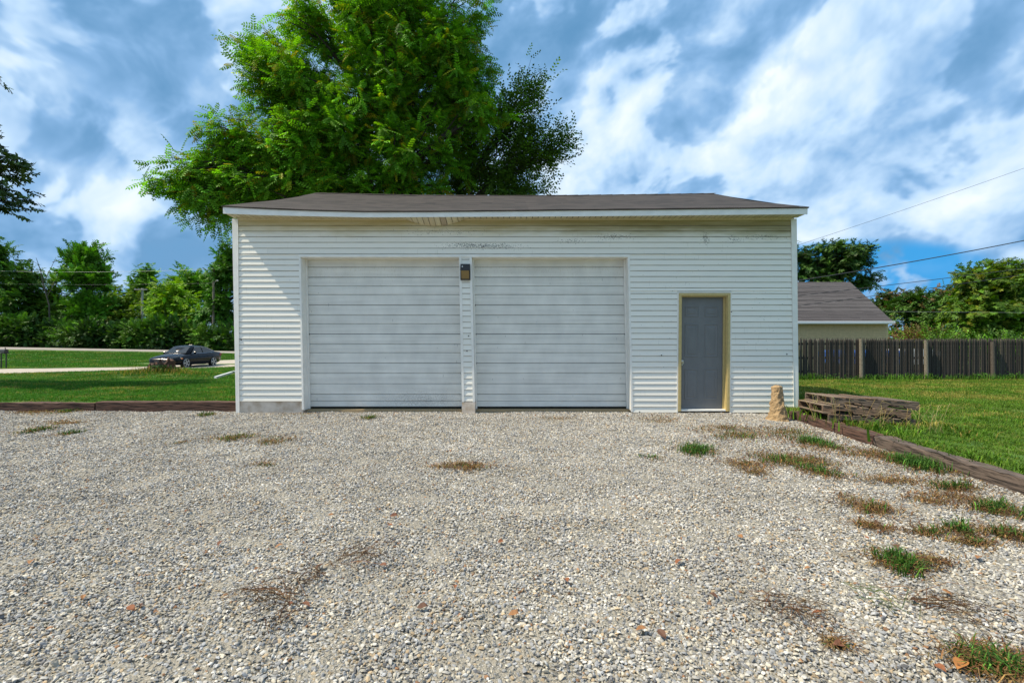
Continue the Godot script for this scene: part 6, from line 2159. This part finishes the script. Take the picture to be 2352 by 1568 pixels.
func stone_tint() -> Color:
	var k := rng.randf()
	var b := exp(rng.randfn() * 0.2)
	if k < 0.34:
		return Color(0.345, 0.331, 0.302) * b
	if k < 0.56:
		return Color(0.256, 0.259, 0.262) * b
	if k < 0.76:
		return Color(0.408, 0.373, 0.301) * b
	if k < 0.85:
		return Color(0.465, 0.449, 0.413) * minf(b, 1.2)
	if k < 0.93:
		return Color(0.339, 0.259, 0.163) * b
	if k < 0.985:
		return Color(0.121, 0.121, 0.125) * b
	return Color(0.228, 0.124, 0.064) * b

func make_stones() -> void:
	var kinds := 8
	var places := []
	var tints := []
	for k in kinds:
		places.append([])
		tints.append([])
	# [from, to, spacing, smallest, largest]
	for zone in [[1.2, 3.2, 0.0132, 0.0092, 0.0245], [3.2, 5.6, 0.0165, 0.011, 0.0245], [5.6, 9.02, 0.0210, 0.015, 0.028]]:
		var d: float = zone[0]
		while d < zone[1]:
			var lim := 1.06 * d + 0.9
			var x := -lim
			var stop := minf(lim, timber_face(d) - 0.005)
			while x < stop:
				var px: float = x + rr(-0.55, 0.55) * zone[2]
				var pd: float = d + rr(-0.55, 0.55) * zone[2]
				x += zone[2]
				if pd > 8.76 and px > -5.02 and px < 5.2 and not (pd < 8.9 and (px > -3.78 and px < -0.92 or px > -0.66 and px < 2.15)):
					continue
				var thin := inside_patch(px, pd) if px > 1.0 or d > 7.0 or absf(px + 0.4) < 0.5 else 0.0
				if rng.randf() < thin * 0.7 or relief.get_noise_2d(px * 2.2 + 80.0, pd * 2.2) > 0.3 and rng.randf() < 0.45:
					continue
				var sz: float = zone[3] + (zone[4] - zone[3]) * pow(rng.randf(), 1.7)
				var b := Basis(Vector3(rng.randfn(), rng.randfn() * 3.0, rng.randfn()).normalized(), rr(0, TAU)) * sz * 1.15
				var i := rng.randi_range(0, kinds - 1)
				places[i].append(Transform3D(b, Vector3(px, gravel_y(px, pd) + rr(-0.006, 0.006), -pd)))
				var tone := 1.0 + 0.22 * relief.get_noise_2d(px * 1.3 + 20.0, pd * 1.3) + 0.12 * relief.get_noise_2d(px * 5.0, pd * 5.0)
				tints[i].append(stone_tint() * tone)
			d += zone[2]
	var g := Node3D.new()
	g.name = "gravel"
	add_child(g, true)
	kind(g, "stuff", "loose angular grey and cream limestone gravel")
	for i in kinds:
		kind(scatter(g, "stones", stone_mesh(100 + i), M.stone, places[i], tints[i]), "stuff")

# ---------------------------------------------------------------- grass
func tuft(n: int, h: float, w: float, spread: float) -> ArrayMesh:
	var mb := MB.new()
	for k in n:
		blade_raw(mb, Vector3(rng.randfn() * spread, -0.01, rng.randfn() * spread), h * rr(0.5, 1.2), w * rr(0.7, 1.3), rr(0, TAU), rr(0.1, 0.9))
	return mb.mesh()

func make_grass() -> void:
	var g := Node3D.new()
	g.name = "grass"
	add_child(g, true)
	kind(g, "stuff", "blades of mown grass on the lawns either side of the garage")
	var n := FastNoiseLite.new()
	n.seed = 12
	n.frequency = 0.35
	n.fractal_octaves = 3
	# [left, right, nearest, farthest, per square metre, mesh]
	var zones := [
		[4.5, 13.5, 2.5, 7.0, 420.0, tuft(13, 0.055, 0.0045, 0.035)],
		[4.6, 15.0, 7.0, 11.5, 230.0, tuft(14, 0.06, 0.0065, 0.05)],
		[5.2, 22.5, 11.5, 17.5, 85.0, tuft(16, 0.065, 0.010, 0.09)],
		[-16.5, -4.9, 9.2, 14.0, 240.0, tuft(14, 0.065, 0.0065, 0.05)],
		[-23.5, -5.0, 14.0, 21.0, 90.0, tuft(16, 0.065, 0.011, 0.09)],
		[-36.0, -8.0, 21.0, 33.0, 26.0, tuft(20, 0.08, 0.018, 0.16)],
		[-62.0, -12.0, 33.0, 54.0, 7.0, tuft(24, 0.11, 0.035, 0.3)]]
	for z in zones:
		var places := []
		var tints := []
		var count := int((z[1] - z[0]) * (z[3] - z[2]) * z[4])
		for k in count:
			var x := rr(z[0], z[1])
			var d := rr(z[2], z[3])
			if absf(x) > 1.06 * d + 2.2:
				continue
			if d < 9.1 and x < timber_face(d) + 0.19:
				continue
			if x > -5.05 and x < 5.23 and d > 8.7 and d < 16.2:
				continue
			if x < 0 and on_drive(x, d):
				continue
			var y := lawn_y(x, d)
			var s := rr(0.75, 1.25) * (1.0 + 0.25 * n.get_noise_2d(x * 3.0, d * 3.0))
			if x > 0 and d < 8.2 and x < timber_face(d) + 0.5:
				s *= rr(1.0, 1.9)      # the mower misses the strip along the edging
			if x > 4.5 and x < 6.1 and d > 6.0 and d < 8.3 and rng.randf() < 0.12:
				s *= 2.6
			places.append(Transform3D(Basis(Vector3.UP, rr(0, TAU)) * s, Vector3(x, y, -d)))
			var dry := n.get_noise_2d(x * 1.3, d * 1.6) * 1.1 + 0.5 * n.get_noise_2d(x * 0.3, d * 5.0) + (0.35 if x > 0 and d > 10.0 else 0.0) - (0.1 if x < 0 else 0.0)
			dry += 0.5 * exp(-pow((d - 21.5) / 1.6, 2)) * (1.0 if x < -12.0 else 0.0)
			if rng.randf() < clampf(dry, 0.03, 0.75):
				tints.append(leaf_tint(0.24, 0.235, 0.05, 0.25))
			else:
				tints.append(leaf_tint(0.082, 0.168, 0.012, 0.28) if x > 0 else leaf_tint(0.050, 0.168, 0.010, 0.28))
		kind(scatter(g, "grass_blades", z[5], M.blade, places, tints), "stuff")

func on_drive(x: float, d: float) -> bool:
	var p := Vector2(x, d)
	for s in [[Vector2(-44, 15.5), Vector2(-33, 20.5), 4.5], [Vector2(-33, 20.5), Vector2(-26.6, 25.6), 4.1], [Vector2(-26.6, 25.6), Vector2(-23.5, 29.0), 3.4], [Vector2(-23.5, 29.0), Vector2(-21.3, 34.6), 2.6], [Vector2(-26.5, 37.0), Vector2(-22.0, 39.5), 2.0], [Vector2(-22.0, 39.5), Vector2(-6.0, 43.0), 4.2]]:
		var q := Geometry2D.get_closest_point_to_segment(p, s[0], s[1])
		if p.distance_to(q) < s[2]:
			return true
	return d > 53.5
